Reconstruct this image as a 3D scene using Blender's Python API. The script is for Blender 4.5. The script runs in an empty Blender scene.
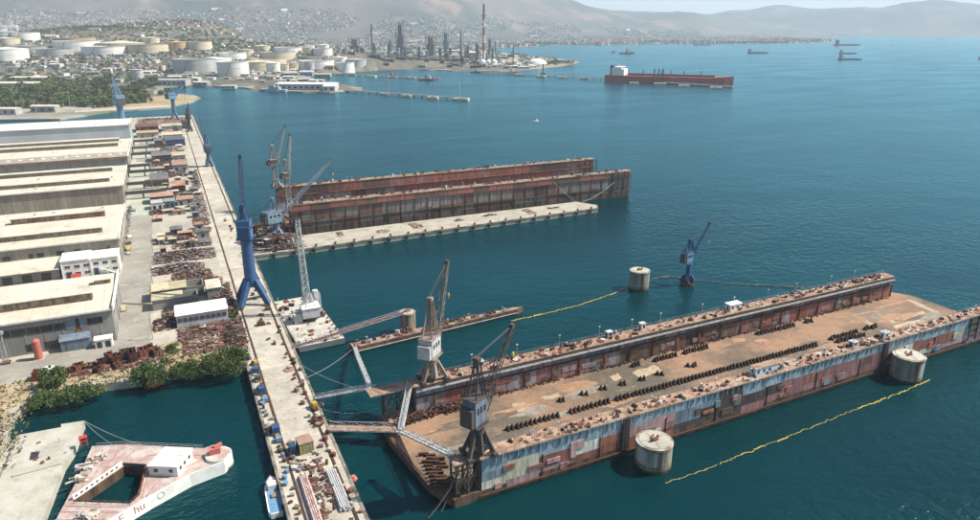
import bpy, math, random
from mathutils import Vector, Matrix
random.seed(7)
sc = bpy.context.scene
# ------------------------------------------------------------------ camera, sky, sun, exposure
FPX, CAMH = 685.0, 120.0                      # focal length in photo pixels, camera height above the water
YAW = math.radians(24.9); PIT = math.atan(233/685.0)
SUN_EL = math.radians(48); SUN_AZ = YAW + math.radians(80)   # compass angle from +Y towards +X, where the sun stands
cam = bpy.data.cameras.new('camera'); camo = bpy.data.objects.new('camera', cam)
sc.collection.objects.link(camo); sc.camera = camo
cam.sensor_fit = 'HORIZONTAL'; cam.sensor_width = 36; cam.lens = FPX*36/980
cam.clip_start = 1; cam.clip_end = 80000
camo.location = (0, 0, CAMH); camo.rotation_euler = (math.pi/2-PIT, 0, -YAW)
w = bpy.data.worlds.new('World'); sc.world = w; w.use_nodes = True
nt = w.node_tree; nt.nodes.clear()
sky = nt.nodes.new('ShaderNodeTexSky'); sky.sky_type = 'NISHITA'; sky.sun_disc = False
sky.sun_elevation = SUN_EL; sky.sun_rotation = SUN_AZ
sky.air_density = 1.0; sky.dust_density = 1.6; sky.ozone_density = 2.0
bg = nt.nodes.new('ShaderNodeBackground'); bg.inputs[1].default_value = 0.088
wo = nt.nodes.new('ShaderNodeOutputWorld')
nt.links.new(sky.outputs[0], bg.inputs[0]); nt.links.new(bg.outputs[0], wo.inputs[0])
sl = bpy.data.lights.new('sun', 'SUN'); sl.energy = 4.9; sl.angle = math.radians(0.5); sl.color = (1, .94, .84)
so = bpy.data.objects.new('sun', sl); sc.collection.objects.link(so)
sd = Vector((math.sin(SUN_AZ)*math.cos(SUN_EL), math.cos(SUN_AZ)*math.cos(SUN_EL), math.sin(SUN_EL)))
so.rotation_euler = (-sd).to_track_quat('-Z', 'Y').to_euler(); so.location = (0, 0, 400)
vs = sc.view_settings; vs.view_transform = 'Standard'; vs.look = 'None'; vs.exposure = 0.6; vs.gamma = 1
vs.use_curve_mapping = False
sc.cycles.volume_bounces = 2
# ------------------------------------------------------------------ photo pixel -> place
SP, CP = math.sin(PIT), math.cos(PIT)
FW = (math.sin(YAW), math.cos(YAW)); RT = (math.cos(YAW), -math.sin(YAW))
def ray(px, py):
    a = (px-490)/FPX; v = (py-260)/FPX; h = CP-v*SP
    return RT[0]*a+FW[0]*h, RT[1]*a+FW[1]*h, -(SP+v*CP)
def P(px, py, z=0.0):                          # on the horizontal plane at height z
    d = ray(px, py); t = (z-CAMH)/d[2]; return Vector((t*d[0], t*d[1], z))
def PY(px, py, Y):                             # on the vertical plane y = Y
    d = ray(px, py); t = Y/d[1]; return Vector((t*d[0], Y, CAMH+t*d[2]))
def PD(px, py, dist):                          # at a known distance along the view axis
    d = ray(px, py); return Vector((dist*d[0], dist*d[1], CAMH+dist*d[2]))
def PXM(py, z=0): return FPX*(SP+(py-260)/FPX*CP)/(CAMH-z)     # pixels per metre
# ------------------------------------------------------------------ materials
MATS = {}
def mat(name, c1, c2=None, s=.25, lo=.42, hi=.6, fine=2.5, fv=.25, rough=.8, metal=0., streak=False, rnd=.12, c3=None, s3=.06, lo3=.5, hi3=.58, bump=0., spec=.3, c4=None):
    if name in MATS: return MATS[name]
    m = bpy.data.materials.new(name); m.use_nodes = True; MATS[name] = m
    t = m.node_tree; N = t.nodes.new; L = t.links.new
    b = t.nodes['Principled BSDF']; b.inputs['Roughness'].default_value = rough; b.inputs['Metallic'].default_value = metal
    b.inputs['Specular IOR Level'].default_value = spec
    geo = N('ShaderNodeNewGeometry'); vec = geo.outputs['Position']
    oi = N('ShaderNodeObjectInfo')
    mp = N('ShaderNodeMapping'); L(vec, mp.inputs[0]); mp.inputs['Scale'].default_value = (1, 1, .13 if streak else 1)
    cb = N('ShaderNodeCombineXYZ'); ml = N('ShaderNodeMath'); ml.operation = 'MULTIPLY'; ml.inputs[1].default_value = 37
    L(oi.outputs['Random'], ml.inputs[0]); L(ml.outputs[0], cb.inputs[2]); L(cb.outputs[0], mp.inputs['Location'])
    def noise(sca, det=5):
        n = N('ShaderNodeTexNoise'); n.inputs['Scale'].default_value = sca; n.inputs['Detail'].default_value = det
        n.inputs['Roughness'].default_value = .62; L(mp.outputs[0], n.inputs['Vector']); return n.outputs['Fac']
    def ramp(f, a, bb):
        r = N('ShaderNodeMapRange'); r.inputs[1].default_value = a; r.inputs[2].default_value = bb; L(f, r.inputs[0]); return r.outputs[0]
    def mix(f, a, bb, bt='MIX'):
        x = N('ShaderNodeMix'); x.data_type = 'RGBA'; x.blend_type = bt
        for sck, val in ((x.inputs[0], f), (x.inputs[6], a), (x.inputs[7], bb)):
            if hasattr(val, 'is_linked'): L(val, sck)
            elif isinstance(val, (int, float)): sck.default_value = val
            else: sck.default_value = (*val, 1)
        return x.outputs[2]
    col = c1
    if c2: col = mix(ramp(noise(s), lo, hi), c1, c2)
    if c3: col = mix(ramp(noise(s3, 7), lo3, hi3), col, c3)
    if c4:                                        # thin rust runs down the plating
        m4 = N('ShaderNodeMapping'); m4.inputs['Scale'].default_value = (1, 1, .05); L(vec, m4.inputs[0])
        n4 = N('ShaderNodeTexNoise'); n4.inputs['Scale'].default_value = 1.1; n4.inputs['Detail'].default_value = 6; n4.inputs['Roughness'].default_value = .7; L(m4.outputs[0], n4.inputs['Vector'])
        col = mix(ramp(n4.outputs['Fac'], .54, .82), col, c4)
    fn = noise(fine, 4)
    g = N('ShaderNodeMapRange'); g.inputs[1].default_value = .25; g.inputs[2].default_value = .75
    g.inputs[3].default_value = 1-fv; g.inputs[4].default_value = 1+fv; L(fn, g.inputs[0])
    h = N('ShaderNodeMapRange'); h.inputs[3].default_value = 1-rnd; h.inputs[4].default_value = 1+rnd; L(oi.outputs['Random'], h.inputs[0])
    q = N('ShaderNodeMath'); q.operation = 'MULTIPLY'; L(g.outputs[0], q.inputs[0]); L(h.outputs[0], q.inputs[1])
    gc = N('ShaderNodeCombineColor')
    for i in range(3): L(q.outputs[0], gc.inputs[i])
    L(mix(1.0, col, gc.outputs[0], 'MULTIPLY'), b.inputs['Base Color'])
    if bump:
        bp = N('ShaderNodeBump'); bp.inputs['Strength'].default_value = bump; bp.inputs['Distance'].default_value = .3
        L(fn, bp.inputs['Height']); L(bp.outputs[0], b.inputs['Normal'])
    return m
RU = (.16, .062, .032); DR = (.05, .026, .019); DUST = (.40, .27, .17)
concrete = mat('concrete_yard', (.50, .46, .37), (.40, .37, .30), s=.05, lo=.4, hi=.62, fine=.35, fv=.14, c3=(.30, .26, .20), s3=.12, lo3=.6, hi3=.7)
road_m = mat('dusty_asphalt', (.36, .335, .28), (.29, .27, .23), s=.07, fine=.5, fv=.12, c3=(.43, .40, .33), s3=.2, lo3=.56, hi3=.7)
pier_m = mat('pier_concrete', (.47, .43, .35), (.37, .335, .27), s=.13, lo=.42, hi=.6, fine=.8, fv=.18, c3=(.22, .18, .14), s3=.22, lo3=.6, hi3=.72)
pierside = mat('quay_wall', (.26, .23, .18), (.10, .09, .07), s=.2, fine=1, fv=.3, streak=True)
earth = mat('dry_earth', (.38, .30, .19), (.27, .215, .13), s=.12, fine=.9, fv=.25, c3=(.13, .14, .06), s3=.09, lo3=.57, hi3=.66)
land_m = mat('land', (.33, .31, .27), (.20, .20, .14), s=.006, lo=.4, hi=.6, fine=.02, fv=.25, c3=(.38, .34, .28), s3=.011, lo3=.54, hi3=.62)
hill_m = mat('hill_scrub', (.19, .155, .12), (.065, .075, .045), s=.008, lo=.4, hi=.58, fine=.03, fv=.3, c3=(.34, .30, .25), s3=.008, lo3=.55, hi3=.65)
mount_m = mat('mountain_scrub', (.115, .10, .085), (.045, .058, .045), s=.0012, lo=.38, hi=.62, fine=.004, fv=.25, c3=(.20, .14, .115), s3=.0016, lo3=.55, hi3=.65)
rust = mat('rust', RU, DR, s=.5, fine=3, fv=.35, c3=(.27, .12, .055), s3=.3, rnd=.3)
drust = mat('dark_rust', DR, (.10, .045, .026), s=.5, fine=3, fv=.4, rnd=.35)
rustred = mat('red_rust_paint', (.23, .055, .035), (.10, .04, .028), s=.4, fine=3, fv=.3, streak=True, rnd=.2)
deckrust = mat('dock_deck', (.31, .19, .118), (.20, .135, .09), s=.045, lo=.42, hi=.56, fine=.9, fv=.22, c3=(.115, .095, .07), s3=.03, lo3=.47, hi3=.58)
decktop = mat('wing_deck', (.36, .245, .17), (.22, .13, .085), s=.3, fine=2, fv=.35, c3=(.48, .41, .33), s3=.4, lo3=.57, hi3=.67)
ochre = mat('ochre_patch', (.52, .39, .17), (.40, .29, .14), s=.6, fine=1.5, fv=.2)
palepatch = mat('pale_patch', (.44, .35, .24), (.35, .265, .17), s=.6, fine=1.5, fv=.2)
boot = mat('hull_boot', (.13, .075, .05), (.05, .035, .028), s=.35, fine=2, fv=.35, streak=True)
def plate(n, c, wear=RU, lo=.54): return mat('plate_'+n, c, tuple(x*.66 for x in c), s=.5, fine=1.3, fv=.32, streak=True, c3=wear, s3=.42, lo3=lo-.05, hi3=lo+.14, c4=(.105, .06, .042), rnd=.14, rough=.7)
PL = {'r': plate('red', (.33, .125, .095), lo=.6), 'p': plate('pink', (.48, .29, .28), lo=.63), 'm': plate('maroon', (.32, .155, .15), lo=.6), 'w': plate('white', (.66, .64, .55), lo=.64),
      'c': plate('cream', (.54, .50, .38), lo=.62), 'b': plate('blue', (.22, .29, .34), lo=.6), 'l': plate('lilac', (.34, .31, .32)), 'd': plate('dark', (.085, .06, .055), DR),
      'k': plate('charcoal', (.045, .05, .055), DR), 't': plate('skyblue', (.30, .385, .43), (.16, .15, .15), lo=.58), 'n': plate('brown', (.155, .10, .08)), 'e': plate('grey', (.22, .20, .18))}
blue_m = mat('crane_blue', (.036, .095, .205), (.028, .068, .145), c3=(.085, .10, .125), s3=.5, lo3=.58, hi3=.7, s=.5, fine=2, fv=.2, rough=.5)
lblue = mat('light_blue_steel', (.16, .30, .44), (.12, .22, .33), s=.5, fine=2, fv=.2, rough=.55)
grey_s = mat('grey_steel', (.30, .31, .32), (.22, .20, .18), s=.6, fine=2, fv=.2, streak=True, c3=RU, s3=.5, lo3=.6, hi3=.7)
lgrey = mat('light_grey_steel', (.48, .49, .49), (.38, .37, .35), s=.5, fine=2, fv=.15, c3=(.25, .15, .09), s3=.5, lo3=.64, hi3=.72)
dsteel = mat('dark_steel', (.07, .075, .08), (.10, .06, .04), s=.6, fine=2, fv=.3)
bgrey = mat('blue_grey_paint', (.17, .215, .27), (.13, .155, .19), s=.4, fine=1.5, fv=.15, streak=True, c3=(.13, .08, .055), s3=.4, lo3=.62, hi3=.7)
white_m = mat('white_paint', (.78, .77, .72), (.66, .64, .58), s=.3, fine=1.5, fv=.08, rnd=.05)
roof_m = mat('pale_roof_sheet', (.60, .56, .455), (.50, .46, .365), s=.06, lo=.35, hi=.65, fine=.5, fv=.12, c3=(.34, .27, .19), s3=.1, lo3=.58, hi3=.74, rnd=.03)
roofg = mat('grey_roof_sheet', (.40, .355, .30), (.33, .29, .24), s=.08, fine=.6, fv=.12)
wall_m = mat('stained_wall', (.31, .275, .215), (.23, .205, .16), s=.12, fine=.7, fv=.18, streak=True, c3=(.20, .175, .14), s3=.1, lo3=.58, hi3=.68)
wallg = mat('grey_wall', (.29, .28, .255), (.22, .21, .19), s=.12, fine=.7, fv=.15, streak=True)
clere = mat('brown_clerestory', (.22, .14, .095), (.13, .09, .065), s=.5, fine=1.2, fv=.3, c3=(.33, .25, .18), s3=.4, lo3=.58, hi3=.68)
clereg = mat('grey_clerestory', (.24, .215, .17), (.17, .15, .12), s=.4, fine=1.2, fv=.2)
glassd = mat('dark_glass', (.025, .03, .035), (.05, .055, .06), s=1.5, rough=.25, fine=3, fv=.3, spec=.5)
rubber = mat('black_rubber', (.02, .02, .021), fine=2, fv=.2)
yellow = mat('yellow_paint', (.50, .35, .05), (.38, .28, .07), s=1, fine=2, fv=.2)
red_m = mat('red_paint', (.45, .06, .05), (.33, .05, .04), s=1, fine=2, fv=.2)
salmon = mat('faded_red', (.52, .16, .13), (.42, .13, .10), s=1, fine=2, fv=.15)
pinkdeck = mat('faded_pink_deck', (.50, .41, .37), (.42, .28, .24), s=.35, lo=.4, hi=.6, fine=1.6, fv=.2, c3=(.56, .50, .44), s3=.22, lo3=.5, hi3=.64)
slabm = mat('pontoon_concrete', (.45, .43, .36), (.37, .35, .285), s=.15, fine=.8, fv=.12, c3=(.28, .255, .20), s3=.3, lo3=.6, hi3=.7)
dolph = mat('dolphin_concrete', (.42, .395, .33), (.29, .265, .215), s=.3, fine=1.2, fv=.2, streak=True, c3=(.15, .12, .085), s3=.3, lo3=.44, hi3=.62)
algae = mat('weed_band', (.035, .035, .025), (.06, .055, .03), s=.5, fine=2, fv=.3)
tankw = mat('tank_white', (.76, .75, .70), (.66, .64, .58), s=.05, fine=.2, fv=.08, streak=True, rnd=.08)
tankc = mat('tank_cream', (.60, .53, .39), (.52, .44, .31), s=.05, fine=.2, fv=.1, streak=True, rnd=.08)
tanko = mat('tank_ochre', (.52, .36, .20), (.43, .29, .17), s=.05, fine=.2, fv=.1, streak=True)
tankg = mat('tank_grey', (.40, .405, .40), (.33, .33, .32), s=.05, fine=.2, fv=.1, streak=True)
leaf_a = mat('leaves_dark', (.045, .08, .024), (.065, .105, .03), s=.6, fine=1.5, fv=.4, rnd=.2)
leaf_b = mat('leaves_mid', (.085, .135, .035), (.11, .15, .045), s=.6, fine=1.5, fv=.4, rnd=.2)
leaf_c = mat('leaves_olive', (.135, .145, .065), (.095, .105, .05), s=.3, fine=.8, fv=.4, rnd=.25)
bark = mat('bark', (.12, .085, .06), fine=3, fv=.3)
rock_m = mat('shore_rock', (.30, .255, .19), (.19, .155, .11), s=.5, fine=2, fv=.3)
house_m = mat('house_wall', (.62, .59, .54), (.52, .47, .40), s=.02, fine=.1, fv=.15, rnd=.25)
house_r = mat('house_roof_tile', (.36, .19, .12), (.28, .16, .11), s=.02, fine=.1, fv=.2, rnd=.2)
house_g = mat('house_grey', (.36, .35, .34), (.28, .27, .26), s=.02, fine=.1, fv=.2, rnd=.2)
refin = mat('refinery_steel', (.11, .105, .10), (.07, .065, .06), s=.1, fine=.5, fv=.3, rnd=.3)
refinb = mat('refinery_blue_steel', (.06, .075, .095), (.045, .055, .07), s=.1, fine=.5, fv=.3, rnd=.25)
rope_m = mat('rope', (.42, .40, .34), fine=3, fv=.1)
darkhull = mat('dark_hull', (.05, .055, .07), (.08, .05, .045), s=.1, fine=.5, fv=.2)
navy = mat('navy_grey', (.36, .40, .44), (.30, .33, .36), s=.1, fine=.5, fv=.1)
tankred = mat('tanker_red', (.36, .075, .06), (.28, .065, .055), s=.05, fine=.3, fv=.15)
# water: dark teal body, wind ripples in three sizes
sea_m = bpy.data.materials.new('sea_water'); sea_m.use_nodes = True
def water_nodes():
    t = sea_m.node_tree; N = t.nodes.new; L = t.links.new
    t.nodes.clear(); out = N('ShaderNodeOutputMaterial'); df = N('ShaderNodeBsdfDiffuse'); gl = N('ShaderNodeBsdfGlossy'); mxs = N('ShaderNodeMixShader'); fr_ = N('ShaderNodeFresnel')
    fr_.inputs['IOR'].default_value = 1.333; gl.inputs['Roughness'].default_value = .19; gl.inputs['Color'].default_value = (.42, .81, .91, 1)
    g = N('ShaderNodeNewGeometry')
    n0 = N('ShaderNodeTexNoise'); n0.inputs['Scale'].default_value = .004; n0.inputs['Detail'].default_value = 4; L(g.outputs['Position'], n0.inputs['Vector'])
    mx = N('ShaderNodeMix'); mx.data_type = 'RGBA'; mx.inputs[6].default_value = (.0003, .0175, .0205, 1); mx.inputs[7].default_value = (.0006, .031, .036, 1)
    r = N('ShaderNodeMapRange'); r.inputs[1].default_value = .35; r.inputs[2].default_value = .65; L(n0.outputs[0], r.inputs[0]); L(r.outputs[0], mx.inputs[0])
    L(mx.outputs[2], df.inputs['Color'])
    prev = None
    for sca, stg, st in ((.02, .2, 1.6), (.17, .5, .5), (.5, .7, .2)):
        mp = N('ShaderNodeMapping'); mp.inputs['Rotation'].default_value = (0, 0, .35); mp.inputs['Scale'].default_value = (1, 1.35, 1); L(g.outputs['Position'], mp.inputs[0])
        n = N('ShaderNodeTexNoise'); n.inputs['Scale'].default_value = sca; n.inputs['Detail'].default_value = 3; L(mp.outputs[0], n.inputs['Vector'])
        bp = N('ShaderNodeBump'); bp.inputs['Strength'].default_value = stg; bp.inputs['Distance'].default_value = st*3
        L(n.outputs[0], bp.inputs['Height'])
        if prev: L(prev, bp.inputs['Normal'])
        if sca > .1:                              # wind lanes: ripples come and go in long patches
            wm_ = N('ShaderNodeMapping'); wm_.inputs['Rotation'].default_value = (0, 0, -.5); wm_.inputs['Scale'].default_value = (1, 3.2, 1); L(g.outputs['Position'], wm_.inputs[0])
            wn_ = N('ShaderNodeTexNoise'); wn_.inputs['Scale'].default_value = .0045; wn_.inputs['Detail'].default_value = 4; L(wm_.outputs[0], wn_.inputs['Vector'])
            wr_ = N('ShaderNodeMapRange'); wr_.inputs[1].default_value = .38; wr_.inputs[2].default_value = .62; wr_.inputs[3].default_value = stg*.45; wr_.inputs[4].default_value = min(1, stg*1.35); L(wn_.outputs[0], wr_.inputs[0]); L(wr_.outputs[0], bp.inputs['Strength'])
        prev = bp.outputs[0]
    L(prev, gl.inputs['Normal']); L(prev, fr_.inputs['Normal'])
    sc_ = N('ShaderNodeMath'); sc_.operation = 'MULTIPLY'; sc_.inputs[1].default_value = .95; L(fr_.outputs[0], sc_.inputs[0])
    L(sc_.outputs[0], mxs.inputs[0]); L(df.outputs[0], mxs.inputs[1]); L(gl.outputs[0], mxs.inputs[2]); L(mxs.outputs[0], out.inputs['Surface'])
water_nodes()
# ------------------------------------------------------------------ mesh helpers
C = sc.collection
class MB:
    def __init__(s): s.v = []; s.f = []; s.mi = []; s.cur = 0
    def m(s, i): s.cur = i; return s
    def add(s, vs, fs):
        o = len(s.v); s.v += [tuple(a) for a in vs]
        for f in fs: s.f.append([o+i for i in f]); s.mi.append(s.cur)
        return s
    def box(s, x0, x1, y0, y1, z0, z1):
        return s.add([(x0,y0,z0),(x1,y0,z0),(x1,y1,z0),(x0,y1,z0),(x0,y0,z1),(x1,y0,z1),(x1,y1,z1),(x0,y1,z1)],
                     [(3,2,1,0),(4,5,6,7),(0,1,5,4),(1,2,6,5),(2,3,7,6),(3,0,4,7)])
    def obox(s, c, d, rot):                    # centre, size, euler
        R = Matrix.Rotation(rot[2], 3, 'Z') @ Matrix.Rotation(rot[1], 3, 'Y') @ Matrix.Rotation(rot[0], 3, 'X')
        c = Vector(c); vs = [c+R@Vector((sx*d[0]/2, sy*d[1]/2, sz*d[2]/2)) for sz in (-1, 1) for sx, sy in ((-1,-1),(1,-1),(1,1),(-1,1))]
        return s.add(vs, [(3,2,1,0),(4,5,6,7),(0,1,5,4),(1,2,6,5),(2,3,7,6),(3,0,4,7)])
    def bar(s, p, q, w, h=None, w2=None, h2=None):
        p = Vector(p); q = Vector(q); h = h or w; w2 = w2 or w; h2 = h2 or (h if w2 == w else w2)
        d = (q-p).normalized(); u = d.cross(Vector((0,0,1)))
        if u.length < 1e-3: u = Vector((1,0,0))
        u.normalize(); n = u.cross(d).normalized()
        vs = [p-u*w/2-n*h/2, p+u*w/2-n*h/2, p+u*w/2+n*h/2, p-u*w/2+n*h/2, q-u*w2/2-n*h2/2, q+u*w2/2-n*h2/2, q+u*w2/2+n*h2/2, q-u*w2/2+n*h2/2]
        return s.add(vs, [(3,2,1,0),(4,5,6,7),(0,1,5,4),(1,2,6,5),(2,3,7,6),(3,0,4,7)])
    def cyl(s, p, q, r, r2=None, n=10, cap=True):
        p = Vector(p); q = Vector(q); r2 = r if r2 is None else r2
        d = (q-p).normalized(); u = d.cross(Vector((0,0,1)))
        if u.length < 1e-3: u = Vector((1,0,0))
        u.normalize(); k = d.cross(u)
        vs = [p+(u*math.cos(a)+k*math.sin(a))*r for a in [2*math.pi*i/n for i in range(n)]]
        vs += [q+(u*math.cos(a)+k*math.sin(a))*r2 for a in [2*math.pi*i/n for i in range(n)]]
        fs = [(i, (i+1) % n, n+(i+1) % n, n+i) for i in range(n)]
        if cap: fs += [tuple(range(n-1, -1, -1)), tuple(range(n, 2*n))]
        return s.add(vs, fs)
    def tube(s, pts, r, n=5):
        pts = [Vector(p) for p in pts]; o = len(pts); vs = []
        for i, p in enumerate(pts):
            d = (pts[min(i+1, o-1)]-pts[max(i-1, 0)]).normalized(); u = d.cross(Vector((0,0,1)))
            if u.length < 1e-3: u = Vector((1,0,0))
            u.normalize(); k = d.cross(u)
            vs += [p+(u*math.cos(2*math.pi*j/n)+k*math.sin(2*math.pi*j/n))*r for j in range(n)]
        fs = [(i*n+j, i*n+(j+1) % n, (i+1)*n+(j+1) % n, (i+1)*n+j) for i in range(o-1) for j in range(n)]
        return s.add(vs, fs+[tuple(range(n-1, -1, -1)), tuple(range((o-1)*n, o*n))])
    def prism(s, poly, z0, z1):
        a = sum(poly[i][0]*poly[(i+1) % len(poly)][1]-poly[(i+1) % len(poly)][0]*poly[i][1] for i in range(len(poly)))
        if a < 0: poly = poly[::-1]
        n = len(poly)
        return s.add([(p[0], p[1], z0) for p in poly]+[(p[0], p[1], z1) for p in poly],
                     [tuple(range(n-1, -1, -1)), tuple(range(n, 2*n))]+[(i, (i+1) % n, n+(i+1) % n, n+i) for i in range(n)])
    def ext(s, prof, y0, y1, ax='x'):          # profile (a,z) pulled along x (a=y) or y (a=x)
        n = len(prof)
        mk = (lambda t, p: (t, p[0], p[1])) if ax == 'x' else (lambda t, p: (p[0], t, p[1]))
        return s.add([mk(y0, p) for p in prof]+[mk(y1, p) for p in prof],
                     [tuple(range(n)), tuple(range(2*n-1, n-1, -1))]+[(i, n+i, n+(i+1) % n, (i+1) % n) for i in range(n)])
    def lat(s, p, q, w0, w1, n, r):            # square lattice boom
        p = Vector(p); q = Vector(q); d = (q-p).normalized(); u = d.cross(Vector((0,0,1)))
        if u.length < 1e-3: u = Vector((1,0,0))
        u.normalize(); k = u.cross(d).normalized()
        def c(i, j):
            t = i/n; ww = (w0+(w1-w0)*t)/2; a = ((-1,-1),(1,-1),(1,1),(-1,1))[j]
            return p+(q-p)*t+u*ww*a[0]+k*ww*a[1]
        for j in range(4):
            s.bar(c(0, j), c(n, j), r)
            for i in range(n):
                s.bar(c(i, j), c(i, (j+1) % 4), r*.55)
                s.bar(c(i, j), c(i+1, (j+1) % 4), r*.55) if i % 2 else s.bar(c(i, (j+1) % 4), c(i+1, j), r*.55)
        return s
    def leaves(s, cs, n, size, rnd):           # leaf-sized faces through the crown's volume; cs = [(centre, radius, flat)]
        tot = sum(r**2 for _, r, _ in cs)
        for c, r, fl in cs:
            for _ in range(max(3, int(n*r*r/tot))):
                d = Vector((rnd.gauss(0,1), rnd.gauss(0,1), rnd.gauss(0,1))).normalized()*r*(rnd.random()**.4)
                d.z *= fl; q = Vector(c)+d; s.cur = 0 if rnd.random() < .6 else 1
                a = Vector((rnd.gauss(0,1), rnd.gauss(0,1), rnd.gauss(0,1)*.7)).normalized(); e = a.orthogonal().normalized()
                e = (Matrix.Rotation(rnd.random()*6.28, 3, a) @ e); g = a.cross(e); l = size*rnd.uniform(.6, 1.4)
                s.add([q-e*l, q-g*l*.6, q+e*l, q+g*l*.6], [(0,1,2,3)])
        return s
    def mesh(s, name, mats, smooth=False, off=None):
        me = bpy.data.meshes.new(name)
        vs_ = s.v if off is None else [(a-off[0], b-off[1], c-off[2]) for a, b, c in s.v]
        me.from_pydata(vs_, [], s.f)
        for mm in (mats if isinstance(mats, (list, tuple)) else [mats]): me.materials.append(mm)
        me.polygons.foreach_set('material_index', s.mi)
        if smooth: me.polygons.foreach_set('use_smooth', [True]*len(s.f))
        me.update(); return me
    def build(s, name, mats, parent=None, smooth=False, world=False, kind=None):
        off = None
        if world and parent:
            off = Vector(); p_ = parent
            while p_: off = off+p_.matrix_basis.translation; p_ = p_.parent
        o = bpy.data.objects.new(name, s.mesh(name, mats, smooth, off)); C.objects.link(o)
        if parent: o.parent = parent
        if kind: o['kind'] = kind
        return o
def tag(o, label, cat, group=None):
    o['label'] = label; o['category'] = cat
    if group: o['group'] = group
    return o
def thing(name, label, cat, loc=(0,0,0), rz=0, group=None):
    o = bpy.data.objects.new(name, None); C.objects.link(o); o.empty_display_size = .5
    o.location = loc; o.rotation_euler = (0, 0, rz); return tag(o, label, cat, group)
def solo(mb, name, mats, label, cat, org, group=None, smooth=False):   # one-mesh thing, its origin at its base
    o = bpy.data.objects.new(name, mb.mesh(name, mats, smooth, org)); C.objects.link(o); o.location = org
    return tag(o, label, cat, group)
def struct(mb, name, mats, parent=None, smooth=False):
    o = mb.build(name, mats, parent, smooth); o['kind'] = 'structure'; return o
def inst(name, me, parent=None, loc=(0,0,0), rot=(0,0,0), scl=(1,1,1)):
    o = bpy.data.objects.new(name, me); C.objects.link(o); o.location = loc; o.rotation_euler = rot; o.scale = scl
    if parent: o.parent = parent
    return o
def copy_tree(o, parent=None):
    c = o.copy(); C.objects.link(c)
    if parent: c.parent = parent
    for ch in o.children: copy_tree(ch, c)
    return c
U = random.uniform
def sag(p, q, k, n=12):
    p = Vector(p); q = Vector(q); return [p.lerp(q, i/n)-Vector((0, 0, k*4*(i/n)*(1-i/n))) for i in range(n+1)]
# ================================================================== THE SETTING
mb = MB(); mb.add([(-60000,-3000,0),(60000,-3000,0),(60000,60000,0),(-60000,60000,0)], [(0,1,2,3)])
sea = struct(mb, 'sea', sea_m)
# yard ground
YARD = [(14,243.5),(4,245),(-9,247),(-24,246.5),(-34,248),(-46,249.5),(-53,247),(-57.5,240),(-58,232),(-57,224),(-58.5,212),(-61,195),(-68,170),(-420,150),(-420,1060),(14,1060)]
mb = MB(); mb.prism(YARD, -4, 3); mb2 = mb
g = struct(mb, 'yard_ground', concrete)
mb = MB(); mb.prism([(13.9,247),(4,247.5),(-9,249.5),(-24,249.5),(-34,251),(-46,252.5),(-54,250),(-59.5,241),(-60,232),(-59,224),(-61,200),(-66,175),(-110,176),(-100,235),(-78,262),(-62,262),(-48,265),(-30,268),(-10,275),(13.9,279)], 2.5, 3.004)
struct(mb, 'shore_earth', earth)
mb = MB(); mb.prism([(-31,268),(-18,272),(-17.6,420),(-18.5,1000),(-31,1000),(-32,420),(-31,284.5),(-45,283.5),(-70,279),(-100,266),(-140,240),(-140,215),(-105,238),(-80,256),(-62,264),(-45,267)], 2.9, 3.012)
struct(mb, 'road', road_m)
mb = MB(); mb.prism([(-140,333),(-30.5,333),(-30.5,368),(-140,368)], 2.9, 3.008)
struct(mb, 'side_road', road_m)
# pier with crane rails
mb = MB(); mb.box(14.003,32,90,1060,-5,3.02)
pier = struct(mb, 'pier', pier_m)
mb = MB(); mb.box(13.7,14.5,90,243,-1,3.14).box(31.5,32.3,90,1060,-1,3.14); mb.build('pier_coping', pierside, pier)
for x in (17.9, 29.4):
    mb = MB(); mb.box(x-.55,x+.55,95,1050,2.9,3.035); mb.build('rail_bed', drust, pier)
    mb = MB(); mb.box(x-.08,x+.08,95,1050,3.0,3.16); mb.build('crane_rail', dsteel, pier)
sl_ = MB().box(-5.4,5.4,-4.95,4.95,0,.035).mesh('deck_slab', pier_m)      # deck slabs between the rails
for i in range(76):
    inst('deck_slab', sl_, pier, (23.65+U(-.1,.1), 100+10*i, 3.0+U(.0,.012)))
fend = MB().cyl((0,0,0),(.7,0,0),.9,n=10).mesh('fender', rubber)
for y in list(range(112,243,9)): inst('fender', fend, pier, (13.1, y, 1.6))
for y in list(range(130,400,12)): inst('fender', fend, pier, (32.2, y, 1.6))
# mainland
def poly(px): return [tuple(P(*q)[:2]) for q in px]
ML = [(-420,1055)]+poly([(-60,121.5),(60,120.5),(110,112.8),(165,109),(192,103),(201,99),(195,96.5),(165,94),(160,91),(165,88.2),(190,86),(245,88.5),(262,91.5),(330,93.2),(362,91.5),(362,88.5),(330,84.5),(300,80.5),(325,74.5),(370,70.8),(400,69),(450,71),(500,72),(530,70),(562,66.5),(580,63),(570,60.5),(530,56.5),(498,52.5),(486,49.5),(495,48),(530,47),(560,44.6),(600,45.4),(640,44.6),(700,44),(770,44.3),(810,43),(838,41.3),(800,39),(760,37.2),(715,35.8)])+[(9500,9800),(3000,16000),(-9000,14000),(-9000,1055)]
ML = [(p[0], p[1]) for p in ML]
mb = MB(); mb.prism(ML, -4, 2)
struct(mb, 'mainland', land_m)
mb = MB(); mb.prism(poly([(700,35.6),(780,35.4),(900,35.6),(1000,36.2),(1300,37.5)])+[(26000,5000),(26000,22000),(3000,22000),(3000,15000)], -4, 2.2)
struct(mb, 'far_shore', land_m)
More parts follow.
